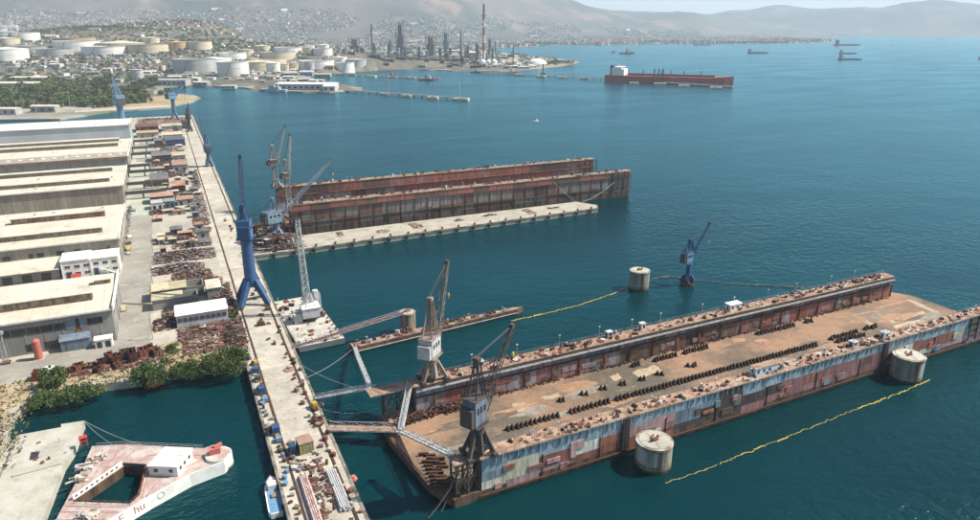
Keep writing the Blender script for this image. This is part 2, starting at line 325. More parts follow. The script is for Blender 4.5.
# spit: dry grass with a quay edge
mb = MB(); mb.prism(poly([(95,112),(165,108),(192,102.5),(199,99),(190,97.5),(160,98),(120,101),(90,104)]), 1, 2.3)
struct(mb, 'spit_ground', mat('dry_grass', (.36,.27,.15), (.24,.20,.11), s=.03, fine=.2, fv=.25))
mb = MB(); mb.prism(poly([(75,114.5),(170,109),(170,107),(120,109.5),(75,113)]), 0, 3); struct(mb, 'spit_quay', pier_m)
# ---- tank hill: ground interpolated through the tank feet and the two hill tops
TK = [(4,38.5,26,8,'g'),(26,38.5,25,8,'w'),(74,38,38,5,'o'),(8,45.5,22,6,'c'),(77,47.5,42,9.5,'w'),(31,50.5,40,6,'g'),(10,64,36,12.5,'w'),(56,57.5,32,8,'g'),(107,57.5,43,9,'w'),(121,46.5,44,7,'c'),
 (151,40.5,16,5.5,'c'),(149,54.5,38,9,'c'),(178,50,20,7.5,'o'),(199,47.5,25,7.5,'c'),(196,74.5,41,12.5,'g'),(214,65,34,7,'w'),(234,76.5,30,13.5,'w'),(233,59,26,7,'w'),(247,54.5,13,6,'c'),
 (138,80.5,12,10,'g'),(268,65,36,8.5,'c'),(258,71,34,9,'c'),(279,58.5,32,8.5,'c'),(289,52.5,28,7.5,'w'),(274,75.8,13.5,9.5,'w'),(285,74.2,9,7.5,'c'),(294,71.5,9.5,7.5,'c'),
 (310,71.8,9.5,8.5,'g'),(317,67,34,8,'w'),(345,68.3,18.5,9,'w'),(356,60.5,20,7,'g'),(323,54.5,19,7,'w'),(308,54.5,11,7,'c'),(323,47.5,12,5.5,'w'),(310,48.5,9,5,'w'),(262,47.5,16,5,'c'),(340,61,14,5,'w')]
tanks = []
for (px, py, wp, hp, cc) in TK:
    dist = 1815+(76-py)*10 if py < 76 else FPX*1.0/PXM(py, 2)
    D = wp*dist/FPX
    tanks.append((PD(px, py, dist), D, hp*dist/FPX*1.02, cc))
anch = [(t[0].x, t[0].y, t[0].z+(0)) for t in tanks]
for px, py, d in [(75,30,2500),(85,27,2550),(100,26,2600),(115,29,2600),(50,33,2450),(140,30,2700),(155,25,2850),(175,20.5,2950),(190,20,3000),(205,24,2950),(228,33,2750),(250,38,2600),(25,36,2400),(0,36,2400),(-40,38,2300),(-60,50,2050),(-200,50,2050),(-60,64,1935),(-200,64,1935),(-300,64,1935),(300,45,2250),(270,43,2300)]:
    q = PD(px, py, d); anch.append((q.x, q.y, q.z))
for px, py in [(0,92),(60,95),(120,92),(165,88),(190,86),(245,88),(300,82),(325,76),(400,70),(460,70),(500,66),(400,60),(460,60),(520,60),(560,64),(380,50),(440,50),(500,50),(300,40),(360,43),(420,42),(-120,92),(-60,80),(-200,78),(-300,92),(100,84),(20,98),(80,98),(130,98),(-40,98),(60,88),(100,88),(140,90),(20,88),(240,82),(200,82),(40,82),(160,84),(280,79)]:
    q = P(px, py, 2); anch.append((q.x, q.y, 2))
for px in range(-200, 420, 40):
    for d in (3600, 4000, 4500): q = PD(px, 40, d); anch.append((q.x, q.y, 2))
for px in (300,330,360,400): q = PD(px, 45, 2900); anch.append((q.x, q.y, 2))
for px, d in ((262,2900),(275,2650),(295,2550),(320,2500),(345,2450),(262,3200),(240,3300),(370,2300)): q = PD(px, 45, d); anch.append((q.x, q.y, 2))
def tz(x, y):
    a = b = 0
    for ax, ay, az in anch:
        d = 1/(((x-ax)**2+(y-ay)**2)**2+5e7); a += az*d; b += d
    return max(a/b, 2.02)
gx = [-1300+40*i for i in range(60)]; gy = [1250+45*i for i in range(70)]
def inpoly(x, y, pl):
    c = False; n = len(pl)
    for i in range(n):
        (x1, y1), (x2, y2) = pl[i], pl[i-1]
        if (y1 > y) != (y2 > y) and x < (x2-x1)*(y-y1)/(y2-y1)+x1: c = not c
    return c
vv = []; ff = []
for y in gy:
    for x in gx:
        z = tz(x, y)+U(0,2.5)
        e = min(max((min(y-gy[0], gy[-1]-y, x-gx[0], gx[-1]-x))/250, 0), 1)
        vv.append((x, y, 1.2+(z-1.2)*e if inpoly(x, y, ML) else -3))
n_ = len(gx)
for j in range(len(gy)-1):
    for i in range(n_-1): ff.append((j*n_+i, j*n_+i+1, (j+1)*n_+i+1, (j+1)*n_+i))
mb = MB(); mb.add(vv, ff); tank_hill = struct(mb, 'tank_hill', hill_m, smooth=True)
tb = tank_hill.data.vertices
def hz(x, y):                                  # ground height on the tank hill mesh
    i = (x-gx[0])/40; j = (y-gy[0])/45
    if not (0 <= i < n_-1 and 0 <= j < len(gy)-1): return 2.0
    a, b = int(i), int(j); u, v = i-a, j-b
    z = lambda c, d: vv[d*n_+c][2]
    return max((z(a,b)*(1-u)+z(a+1,b)*u)*(1-v)+(z(a,b+1)*(1-u)+z(a+1,b+1)*u)*v, 2.0)
# ---- mountains: ridge heights read along the photo's skyline
from mathutils import noise as mnoise
RPTS = {}
def ridge(name, prof, d0, d1, zbase, x0, x1, step, seed):
    nr = 26; vs_, fs_ = [], []; cols = []
    px = x0
    while px <= x1: cols.append(px); px += step
    for ci, px in enumerate(cols):
        for k in range(len(prof)-1):
            if prof[k][0] <= px <= prof[k+1][0]: break
        t = (px-prof[k][0])/(prof[k+1][0]-prof[k][0]); t = t*t*(3-2*t); py = prof[k][1]+(prof[k+1][1]-prof[k][1])*t
        dx, dy, _ = ray(px, 27); l = math.hypot(dx, dy); dx /= l; dy /= l
        e0 = min(max(0, px-430)*11, 3400) if name == 'mountain' else 0; da, db = d0+e0, d1+e0
        top = da+(db-da)*.62; zt = CAMH+(27-py)/FPX*top
        for r in range(nr):
            u = r/(nr-1); d = da+(db-da)*u
            s_ = math.sin(min(u/.62, 1)*math.pi/2)**2.1 if u < .62 else max(math.cos((u-.62)/.38*math.pi/2), 0)
            x, y = dx*d, dy*d
            nz = mnoise.fractal(Vector((x/1500, y/1500, seed)), .9, 2.1, 6)
            z = zbase+(zt-zbase)*s_*(1+.35*nz*(1-.75*math.exp(-((u-.62)/.1)**2)))+nz*18*s_
            vs_.append((x, y, max(z, zbase-4) if r else zbase-6))
    for c in range(len(cols)-1):
        for r in range(nr-1): fs_.append((c*nr+r, (c+1)*nr+r, (c+1)*nr+r+1, c*nr+r+1))
    mb = MB(); mb.add(vs_, fs_); struct(mb, name, mount_m, smooth=True); RPTS[name] = (cols, nr, vs_)
ridge('mountain', [(-500,-30),(-200,-45),(0,-30),(120,-22),(250,-35),(380,-28),(470,-12),(545,-1),(590,8.5),(640,13.5),(690,17.5),(740,22),(790,28),(840,34),(880,37)], 5600, 10500, 2, -420, 860, 8, 3.1)
ridge('distant_hills', [(400,14),(560,12),(640,17),(700,16),(740,12),(780,7.5),(815,11.5),(850,10.5),(880,12),(915,9.5),(948,7.5),(985,10),(1060,6),(1200,12),(1500,9)], 11800, 15500, 2.2, 520, 1450, 9, 8.7)
# ================================================================== WAREHOUSES (left)
def warehouse(label, x0, x1, y0, y1, ze, rise, monitors, wm, rm=roof_m, endm=None, windows=(), piers=True, mono=False):
    root = thing('warehouse', label, 'warehouse', ((x0+x1)/2, (y0+y1)/2, 3))
    B = lambda mb, n, m, p=root: mb.build(n, m, p, world=True) if p is root else None
    pt = [root]
    def part(n, m, *boxes):
        mb = MB()
        for b in boxes: mb.box(*b)
        return mb.build(n, m, pt[0], world=True)
    ym = (y0+y1)/2
    part('front_wall', wm, (x0, x1, y0, y0+.5, 3, ze)); part('back_wall', wm, (x0, x1, y1-.5, y1, 3, ze))
    zr = lambda y: ze+rise*(1-abs(y-ym)/((y1-y0)/2))
    for xa, nm in ((x1-.503, 'end_wall'), (x0+.003, 'end_wall')):
        mb = MB(); mb.ext([(y0+.5,3),(y1-.5,3),(y1-.5,ze),(ym,ze+rise-.05),(y0+.5,ze)], xa, xa+.5); mb.build(nm, endm or wm, root, world=True)
    mb = MB(); t = .35
    mb.ext([(y0-.8,ze-.04),(ym,ze+rise),(y1+.8,ze-.04),(y1+.8,ze+t),(ym,ze+rise+t),(y0-.8,ze+t)][::1], x0-.5, x1+.4)
    roof = mb.build('roof', rm, root, world=True)
    # sheet joints: low ribs across the roof
    mb = MB(); x = x0
    while x < x1-3:
        x += U(5.5, 7); mb.bar((x,y0-.7,ze+t+.05),(x,ym,ze+rise+t+.05),.25,.12).bar((x,ym,ze+rise+t+.05),(x,y1+.7,ze+t+.05),.25,.12)
    mb.build('sheet_rib', rm, root, world=True)
    part('gutter', lgrey, (x0, x1, y0-1.15, y0-.803, ze-.3, ze+.1))
    part('verge', white_m, (x1+.42, x1+.85, y0-.9, y1+.9, ze-.6, ze+rise+.9 if rise < 1 else ze+.9))
    for (yc, wd, h, xa, xb, mm) in monitors:
        zb = min(zr(yc-wd/2), zr(yc+wd/2))+.2; zt = max(zr(yc-wd/2), zr(yc+wd/2))+t+h
        mo = part('roof_monitor', mm, (xa, xb, yc-wd/2, yc+wd/2, zb, zt))
        pt[0] = mo; part('monitor_roof', rm, (xa-.4, xb+.4, yc-wd/2-.6, yc+wd/2+.6, zt+.003, zt+.3))
        nb = int((xb-xa)/4); cpm = mat('clerestory_pane', (.19,.145,.11), (.30,.23,.17), s=.4, fine=1.5, fv=.4)
        for i in range(nb):
            if random.random() < .8 and xa+i*4 > -100: part('pane', cpm, (xa+i*4+.4, xa+i*4+3.5, yc-wd/2-.06, yc-wd/2-.003, zt-h*.8, zt-.35))
        pt[0] = root
    # roof ventilators and patched sheets
    for i in range(7):
        xx, yy = U(max(x0, -100), x1-4), U(y0+3, y1-3)
        if any(abs(yy-m_[0]) < m_[1]/2+2.5 for m_ in monitors): continue
        MB().cyl((xx,yy,zr(yy)),(xx,yy,zr(yy)+t+.9),.5,n=8).cyl((xx,yy,zr(yy)+t+.9),(xx,yy,zr(yy)+t+1.3),.85,.3,n=8).build('ventilator', lgrey, root, world=True)
    if piers:
        mb = MB(); x = x0+2
        while x < x1: mb.box(x, x+.45, y0-.1, y0-.003, 3, ze-.4); x += 6.2
        mb.build('pilaster', wm, root, world=True)
    for (xa, xb, za, zb, mm) in windows: part('window', mm, (xa, xb, y0-.12, y0-.005, za, zb))
    # drainpipes, doors on the sunny end
    for yy in (y0+3, ym, y1-3): MB().cyl((x1+.25, yy, 3), (x1+.25, yy, ze), .15, n=6).build('drainpipe', lgrey, root, world=True)
    for k in range(int((y1-y0)/16)):
        yy = y0+6+16*k; part('door', [bgrey, rust, grey_s][k % 3], (x1+.0, x1+.12, yy, yy+4.5, 3, 7.5))
        part('window', glassd, (x1+.0, x1+.08, yy-1.5, yy+6, ze-5, ze-3))
    return root
def dk(xs, z0, z1, m=None): return [(a, b, z0, z1, m or glassd) for a, b in xs]
warehouse('tall white warehouse with flat pale roof, farthest in the row', -175, -36, 770, 820, 28.6, .5, [], mat('shaded_white_wall', (.37,.40,.43), (.33,.355,.38), s=.05, fine=.4, fv=.06, streak=True), rm=mat('dull_white_roof', (.64,.62,.55), (.55,.53,.46), s=.05, fine=.4, fv=.1), piers=False)  # bluish grey puts the front's shade into the white wall's colour
w2 = warehouse('long warehouse with two roof monitors and pinkish front slope', -170, -36, 660, 768, 15.2, 3.2, [(706, 7, 2.6, -170, -44, clereg), (742, 7, 2.6, -170, -45, clereg)], wallg)
mb = MB()                                       # grey lower front slope with skylights
mb.ext([(658.8,15.35),(677,16.5),(677,16.75),(658.8,15.65)], -170, -36.2); mb.build('front_roof_slope', roofg, w2, world=True)
for i in range(16):
    mb = MB(); x = -165+i*8.2; mb.box(x, x+2.2, 666, 669.5, 15.9, 16.6); mb.build('skylight', white_m, w2, world=True)
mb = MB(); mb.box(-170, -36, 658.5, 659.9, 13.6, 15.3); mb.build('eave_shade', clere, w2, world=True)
warehouse('long warehouse with two thin grey roof monitors, third from the front', -170, -35, 528, 606, 16.5, 1.6, [(543, 5, 2.4, -170, -43, clereg), (581, 5, 2.6, -170, -43, clereg)], wall_m)
w4 = warehouse('tan warehouse with broken windows behind the white office block', -150, -32, 389, 466, 16.6, 1.2, [(403, 4, 2.6, -150, -39.5, clereg), (437, 4, 3, -85, -40, clere)], wall_m,
    windows=dk([(-83,-79.5),(-72,-70),(-68.5,-65.5),(-60,-56.5),(-52.5,-49.5),(-37.5,-36)], 11, 13.2)+dk([(-75,-73.8),(-71.5,-69),(-68,-66),(-36,-34.8),(-47,-45.5)], 8.6, 10.4)+[(-49.8,-47.2,8.2,10.6,white_m),(-52.4,-51.6,9,11,rust)])
mb = MB(); mb.ext([(373,8.3),(389,10.3),(389,10.6),(373,8.6)], -150, -58); mb.build('lean_to_roof', roof_m, w4, world=True)
mb = MB(); mb.box(-150,-58.2,375,375.4,3,8.3); mb.build('lean_to_wall', wallg, w4, world=True)
mb = MB(); [mb.box(x,x+4,374.85,374.97,3.2,6.8) for x in range(-146,-62,8)]; mb.build('lean_to_opening', glassd, w4, world=True)
w5 = warehouse('nearest warehouse with pale roof, brown monitor and dark window band', -130, -30, 285, 329, 16.3, .9, [(298, 4, 3, -130, -37, clere), (316, 3, 1.8, -37.5, -31.5, clere)], wallg,
    windows=dk([(-78,-74),(-73.6,-69),(-68.6,-64),(-63.6,-59),(-58.6,-54.5),(-54.2,-50.2),(-49.8,-46.2)], 10.8, 13.6)+[(-46,-43.4,10.6,14,bgrey),(-42.6,-41.4,10.6,14.4,glassd),(-41.3,-39.5,10.6,14,bgrey)]+dk([(-38.8,-37.2),(-37,-35.4),(-35.2,-33.6)], 11.2, 13.8)+dk([(-60,-55.5),(-54,-49.5)], 4, 7)+[(-43,-40.8,7.6,10.3,rust)])
mb = MB(); mb.ext([(281.5,3),(284.95,3),(284.95,8.4),(281.5,7.2)], -48.5, -38.6); mb.build('blue_annex', bgrey, w5, world=True)
mb = MB(); mb.ext([(281.2,7.3),(284.97,8.5),(284.97,8.75),(281.2,7.55)], -48.8, -38.3); mb.build('annex_roof', bgrey, w5, world=True)
# white office block
ob = thing('office_block', 'white two storey office block with pairs of dark windows against the tan warehouse', 'office', (-44.5, 377, 3))
mb = MB(); mb.box(-57,-44.6,373.5,388.4,3,11.8); mb.build('wall', white_m, ob, world=True)
mb = MB(); mb.box(-44.6,-32.2,374.5,388.4,3,11.2); mb.build('wall', white_m, ob, world=True)
mb = MB(); mb.box(-57.4,-44.7,373.1,388.6,11.803,12.1).box(-44.69,-31.8,374.1,388.6,11.203,11.5); mb.build('roof', white_m, ob, world=True)
for k, (x, y) in enumerate([(-55.5,373.5),(-51.4,373.5),(-47.4,373.5),(-43.3,374.5),(-39.3,374.5),(-35.3,374.5)]):
    for zz in (8, 4.4):
        if zz < 5 and k in (0, 3): continue
        wn = MB().box(x, x+2.4, y-.1, y-.004, zz, zz+1.6).build('window', white_m, ob, world=True)
        MB().box(x+.15, x+1.1, y-.16, y-.103, zz+.15, zz+1.45).build('pane', glassd, wn, world=True); MB().box(x+1.3, x+2.25, y-.16, y-.103, zz+.15, zz+1.45).build('pane', glassd, wn, world=True)
MB().box(-55.4,-53,373.3,373.49,3,6.2).build('door', glassd, ob, world=True); MB().box(-43.6,-41.6,374.3,374.49,3,6.4).build('door', blue_m, ob, world=True)
MB().bar((-41,373.6,6.6),(-34.5,373.6,3.2),1.2,.25).bar((-41,373.1,7.6),(-34.5,373.1,4.2),.12).build('outside_stair', white_m, ob, world=True)
for i in range(3): MB().box(-57.15+12.4*i/1.0 if i < 2 else -32.35, (-57.15+12.4*i if i < 2 else -32.35)+.4, 373.2, 373.45, 3, 11).build('pilaster', white_m, ob, world=True)
# red tent, small white twin shed, red tank, crane stub in front of warehouse 5
def gable_shed(name, label, cat, x0, x1, y0, y1, h, rise, wm, rm, axis='x', doors=1, group=None, base=3.0):
    r = thing(name, label, cat, ((x0+x1)/2, (y0+y1)/2, base), 0, group)
    MB().box(x0, x1, y0, y1, base, base+h).build('wall', wm, r, world=True)
    mb = MB()
    if axis == 'x':
        ym = (y0+y1)/2; mb.ext([(y0-.3,base+h),(y1+.3,base+h),(y1+.3,base+h+.2),(ym,base+h+rise),(y0-.3,base+h+.2)], x0-.3, x1+.3)
    else:
        xm = (x0+x1)/2; mb.ext([(x0-.3,base+h),(x1+.3,base+h),(x1+.3,base+h+.2),(xm,base+h+rise),(x0-.3,base+h+.2)], y0-.3, y1+.3, 'y')
    mb.build('roof', rm, r, world=True)
    for k in range(doors):
        xx = x0+(x1-x0)*(k+.5)/doors; MB().box(xx-.9, xx+.9, y0-.08, y0-.004, base, base+min(h*.75, 2.8)).build('door', glassd, r, world=True)
    return r
gable_shed('awning', 'small red tent beside the white office block', 'tent', -52.5,-49,366,369.5,2.2,1.6,red_m,red_m,doors=0)
gable_shed('twin_shed', 'low white shed with two doors at the corner of the nearest warehouse', 'shed', -37,-31.2,279.6,283.5,3.4,.7,white_m,white_m,doors=2)
t = thing('storage_cylinder', 'upright faded red tank standing before the nearest warehouse', 'tank', (-55.5, 279, 3))
MB().cyl((0,0,0),(0,0,7.4),1.35,n=20).build('shell', salmon, t, smooth=False); MB().cyl((0,0,7.4),(0,0,8.1),1.35,.5,n=20).build('dome', salmon, t); MB().box(-1.5,1.5,-1.5,1.5,0,.25).build('plinth', concrete, t)
t = thing('lamp_gantry', 'thin grey lattice mast beside the red tank', 'mast', (-66, 280, 3))
MB().lat((0,0,0),(0,0,11.5),1.6,.9,8,.16).build('lattice', grey_s, t); MB().box(-1.2,1.2,-.8,.8,11.5,12.6).build('lamp_head', grey_s, t); MB().box(-1.3,1.3,-1.3,1.3,0,.6).build('plinth', rust, t)
# ---- sheds and bays in the yard, right of the road
ws = gable_shed('white_shed', 'long white shed with bright roof between the scrap heaps', 'shed', -8,11.8,286.5,299,5.4,1.6,mat('shed_wall', (.52,.54,.56), (.44,.46,.48), s=.3, fine=1.5, fv=.08, streak=True),white_m,doors=0)
for i in range(9): MB().box(-7.6+2.15*i,-6+2.15*i,286.35,286.49,5.6,7.2).build('louvre', dsteel, ws, world=True)
def bay(label, x0, x1, y0, y1, h, wm, rm, holes=()):
    r = thing('storage_bay', label, 'shed', ((x0+x1)/2, (y0+y1)/2, 3))
    MB().box(x0,x1,y0,y0+.4,3,3+h).build('wall', wm, r, world=True); MB().box(x0,x1,y1-.4,y1,3,3+h).build('wall', wm, r, world=True)
    MB().box(x0,x0+.4,y0+.403,y1-.403,3,3+h).build('wall', wm, r, world=True); MB().box(x1-.4,x1,y0+.403,y1-.403,3,3+h).build('wall', wm, r, world=True)
    n = max(2, int((x1-x0)/5.5)); wd = (x1-x0+.6)/n
    for i in range(n):
        if i in holes: continue
        MB().box(x0-.3+i*wd+.02, x0-.3+(i+1)*wd-.02, y0-.4, y1+.4, 3.003+h+U(0,.1), 3.25+h+U(.02,.1)).build('roof_slab', rm, r, world=True)
    return r
tanroof = mat('tan_roof', (.50,.44,.29), (.42,.36,.23), s=.25, fine=1, fv=.15, c3=(.27,.22,.14), s3=.3, lo3=.6, hi3=.7)
pinkroof = mat('pink_brown_roof', (.36,.235,.18), (.28,.17,.125), s=.3, fine=1, fv=.2)
bay('flat tan roofed bay nearest the white shed', -17, 1.5, 311, 319, 4.6, wallg, tanroof, (2,))
bay('flat tan roofed bay with a dark open panel', -17, 4.5, 322, 332, 5, wallg, tanroof, (2,))
bay('small square cream shed beside the tan roofed bays', 5.5, 11.5, 314, 326, 5.5, wallg, roof_m)
for k, (y, x1_) in enumerate([(543,-8),(577,-6),(627,-5),(655,-19),(718,-8),(757,-6),(803,-6)]):
    r = thing('runway_beam', 'dark steel crane runway beam across the yard bays, %s counting from the white office end' % ['first','second','third','fourth','fifth','sixth','seventh'][k], 'beam', (-22, y, 3))
    MB().box(-37,x1_,y-1.1,y+1.1,6.5,8.6).build('girder', dsteel, r, world=True)
    for x in (-36,-24,x1_-1.5): MB().box(x,x+1,y-.6,y+.6,3,6.497).build('post', dsteel, r, world=True)
    MB().box(-36.8,x1_-.2,y-.2,y+.2,8.603,8.85).build('rail', rust, r, world=True)
greenfl = mat('painted_floor', (.40,.42,.33), (.33,.345,.27), s=.1, fine=.6, fv=.12)
for k,(y0,y1) in enumerate([(490,540),(546,574),(580,624),(630,700),(722,754),(760,800)]):
    mb = MB(); mb.prism([(-37,y0),(-19.5,y0),(-19.5,y1),(-37,y1)], 2.9, 3.02); struct(mb, 'bay_floor', greenfl)
mb = MB(); mb.prism([(-14,446),(10,446),(10,462),(-14,462)], 2.9, 3.02); struct(mb, 'slab_floor', road_m)
yb = [('dark blue flat shed near the far end of the yard', -6,13,781,800,6.5,mat('navy_wall', (.05,.065,.10), fine=1, fv=.2),mat('navy_roof', (.09,.11,.15), (.06,.075,.10), s=.2, fine=1, fv=.2)),
 ('small dark shed beside the navy shed', -16,-8,785,808,6,dsteel,mat('slate_roof', (.13,.14,.16), fine=1, fv=.2)),
 ('cream roofed shed behind the navy shed', -8,12,825,850,6,wallg,tanroof),
 ('brown roofed shed at the yard end', -36,-12,905,935,6,rust,mat('maroon_roof', (.15,.08,.07), (.10,.06,.05), s=.2, fine=1, fv=.2)),
 ('tan roofed shed at the yard end by the crane', -8,14,900,925,6,wallg,tanroof),
 ('dark box shed at the far corner of the pier', 14.5,22,915,940,8,dsteel,mat('black_roof', (.05,.05,.055), fine=1, fv=.2)),
 ('long ochre roofed shed before the inlet', -34,-12,860,880,5,wallg,mat('ochre_roof', (.42,.31,.17), (.34,.25,.14), s=.2, fine=1, fv=.2)),
 ('grey shed between two runway beams', -18,-2,690,712,6,dsteel,mat('slate_roof2', (.17,.17,.18), (.12,.115,.11), s=.2, fine=1, fv=.2)),
 ('tan shed beside the grey shed', -1,10,690,712,5,wallg,tanroof),
 ('dusty pink roofed shed near the pier rails', -2,10,640,668,5,wallg,pinkroof),
 ('dark flat roofed shed with pipes beside the runway beams', -19,-6,582,610,5,dsteel,mat('slate_roof3', (.11,.12,.13), (.16,.14,.12), s=.2, fine=1, fv=.2)),
 ('pink brown roofed shed in the middle of the yard', -19,-4,520,534,5,rust,pinkroof),
 ('white walled shed under the pink brown roofs', -18,-11,503,513,4.5,white_m,lgrey),
 ('teal grey shed beside the white walled shed', -10,-3.5,504,514,4.5,bgrey,mat('teal_roof', (.22,.28,.27), fine=1, fv=.2)),
 ('salmon roofed shed with a green yard patch', -2,8,508,520,4,wallg,mat('salmon_roof', (.42,.25,.19), (.35,.2,.15), s=.2, fine=1, fv=.2)),
 ('rusty roofed lean-to near the pier', -4,5,552,572,5,rust,mat('rusty_roof', (.30,.15,.09), (.40,.27,.18), s=.2, fine=1, fv=.2))]
for lb, x0, x1, y0, y1, h, wm, rm in yb:
    gable_shed('yard_shed', lb, 'shed', x0, x1, y0, y1, h, 1.3, wm, rm, doors=2)
# ---- scrap heaps: each a heap of steel offcuts too small to tell apart
SC = [mat('scrap_brown', (.155,.092,.066), (.075,.05,.04), s=.6, fine=3, fv=.35, rnd=.3), drust, mat('scrap_red', (.20,.075,.055), (.11,.05,.04), s=.5, fine=3, fv=.3, rnd=.3), grey_s, lgrey, dsteel, bgrey, roof_m, mat('tan_scrap', (.27,.20,.135), (.2,.14,.09), s=.6, rnd=.3), mat('pink_scrap', (.26,.155,.125), (.2,.115,.09), s=.6, rnd=.3)]
def heap(name, label, x0, x1, y0, y1, h, n, wts, base=3.0, mx=1.7, cat='scrap heap', group=None, round_=True, mound='d'):
    mound = MATS['rust_dust'] if mound == 'd' and base == 3.0 and (wts is RW or wts is DW) else None
    r = thing(name, label, cat, ((x0+x1)/2, (y0+y1)/2, base), 0, group); mb = MB(); lx = (x1-x0)/2; ly = (y1-y0)/2
    for i in range(int(n*(2.2 if cat == 'scrap heap' else 1))):
        a, b = U(-1,1), U(-1,1)
        top = h*max(.12, (1-max(abs(a), abs(b))**2.2)) if round_ else h
        z = U(0, 1)*top; mb.cur = random.choices(range(len(SC)), wts)[0]; k = random.random()
        c = (a*lx, b*ly, max(z, .25)); rt = (random.gauss(0,.12), random.gauss(0,.1), random.choice([0,0,0,1.57])+random.gauss(0,.22))
        if k < .4: mb.obox(c, (U(1,mx*1.9), U(.2,.55), U(.2,.5)), rt)
        elif k < .7: mb.obox(c, (U(.8,mx*.8), U(.8,mx*.6), U(.08,.25)), rt)
        elif k < .85:
            l = U(1,mx*2)/2; an = random.choice([0,0,1.57])+random.gauss(0,.2); d = Vector((math.cos(an)*l, math.sin(an)*l, U(-.2,.4)*l)); mb.cyl(Vector(c)-d, Vector(c)+d, U(.12,.35), n=6)
        else: mb.obox((c[0],c[1],c[2]*.6), (U(.6,1.6), U(.6,1.6), U(.5,1.5)), (0,0,U(0,3)))
    md = MB(); nx, ny = 9, 9; vs_ = []                # the dirt and rust dust the scrap lies in
    for j in range(ny):
        for i in range(nx):
            a, b = -1+2*i/(nx-1), -1+2*j/(ny-1); e = i in (0, nx-1) or j in (0, ny-1)
            k = 1.12 if e else 1; vs_.append((a*lx*k+(U(-.5,.5) if e else 0), b*ly*k+(U(-.5,.5) if e else 0), .02 if e else .1+h*.45*max(0, 1-max(abs(a),abs(b))**2.2)*U(.5,1.2)))
    md.add(vs_, [(j*nx+i, j*nx+i+1, (j+1)*nx+i+1, (j+1)*nx+i) for j in range(ny-1) for i in range(nx-1)])
    if mound: md.build('mound', mound, r)
    mb.build('scrap', SC, r, kind='stuff'); return r
mat('rust_dust', (.27,.195,.135), (.17,.115,.08), s=.3, fine=1.4, fv=.35, c3=(.37,.31,.23), s3=.2, lo3=.55, hi3=.65)
RW = [6,7,3,1,.4,2,.2,.1,3,1.5]; MW = [4,5,1,4,1.2,3,1,.4,4,2]; PW = [3,3,2,2,1.2,2,.5,.6,4,5]; DW = [3,7,1.5,1,.2,5,.4,.05,1,.5]; LW = [2,2,.7,4,2,2,1.4,1.2,6,2]
for a in [('brown scrap heap directly below the white shed', -7,12,272,285.5,2.6,520,RW,3,2.6),
 ('dark scrap heap between the white shed and the pier rails', 8.5,16,258,287,3,420,DW),
 ('brushwood brown scrap patch above the big shore bush', -6,8,259,271,2.2,300,[5,3,2,.5,.5,1,0,.5,6,2],3,2.4),
 ('reddish scrap heap at the left end of the white shed', -16.5,-9.2,287,299,2.8,200,[3,4,6,1,1,2,0,.5,1,1]),
 ('mixed grey and yellow scrap strip behind the white shed', -13,12,301,309.5,2.4,420,MW),
 ('rusty scrap heap beside the big blue crane', 6,15.5,296,334,3.2,420,RW),
 ('dark steel scrap strip beyond the tan roofed bays', -17,12,334,345,3,420,DW),
 ('long brown mound of scrap in the middle of the yard', -8,9,347,358,3.4,320,[6,2,3,.5,.5,.5,0,.3,4,2]),
 ('dark grey scrap strip under the brown mound', -17,6,359.5,371,3.2,420,[2,5,1,3,2,5,1,.5,1,.5]),
 ('broad rust and grey scrap row beside the road', -17,13,378,396,3.2,560,MW),
 ('tan and pink scrap row near the crane rails', -7,12,402,412,2.2,220,[3,2,2,2,1,1,.5,1,6,3]),
 ('short dark red scrap row on the pale ground', -15,4,419,427,1.8,150,[3,3,5,1,.5,2,.5,.3,3,2]),
 ('loose tan offcuts beside the crane rails', 2,14,430,442,1.6,120,[2,1,1,2,1.5,1,.5,1.5,6,2]),
 ('red machine parts heap on the pale slab', 6,14.5,448,466,2.6,160,[3,2,6,1,3,1,0,1,1,2]),
 ('light grey parts stacked along the pier rails', 9,15.5,470,545,3,480,LW),
 ('dark rust scrap row below the pink roofed sheds', -19,-1,488,500,2.6,260,DW),
 ('mixed pink and cream scrap behind the salmon shed', -3,9,523,550,2.6,260,PW),
 ('rusty scrap among the middle runway beams', -19,8,612,638,2.6,300,MW),
 ('sandy scrap strip beside the crane rails', 10.5,16,560,640,2.4,240,LW),
 ('brown scrap heap beside the fourth runway beam', -18,8,668,688,2.4,220,RW),
 ('pale scrap scattered before the navy shed', -12,4,730,776,1.6,160,LW),
 ('pink and tan scrap at the yard end', -34,-10,885,902,2.6,200,PW),
 ('dark clutter on the yard end quay', -34,22,965,1040,4,260,DW),
 ('rusty clutter left of the dark box shed', -8,12,940,960,3,140,RW),
 ('thin row of drums and parts along the warehouse ends', -33,-31.2,400,520,1.6,110,LW)]:
    heap('scrap_heap', *a)
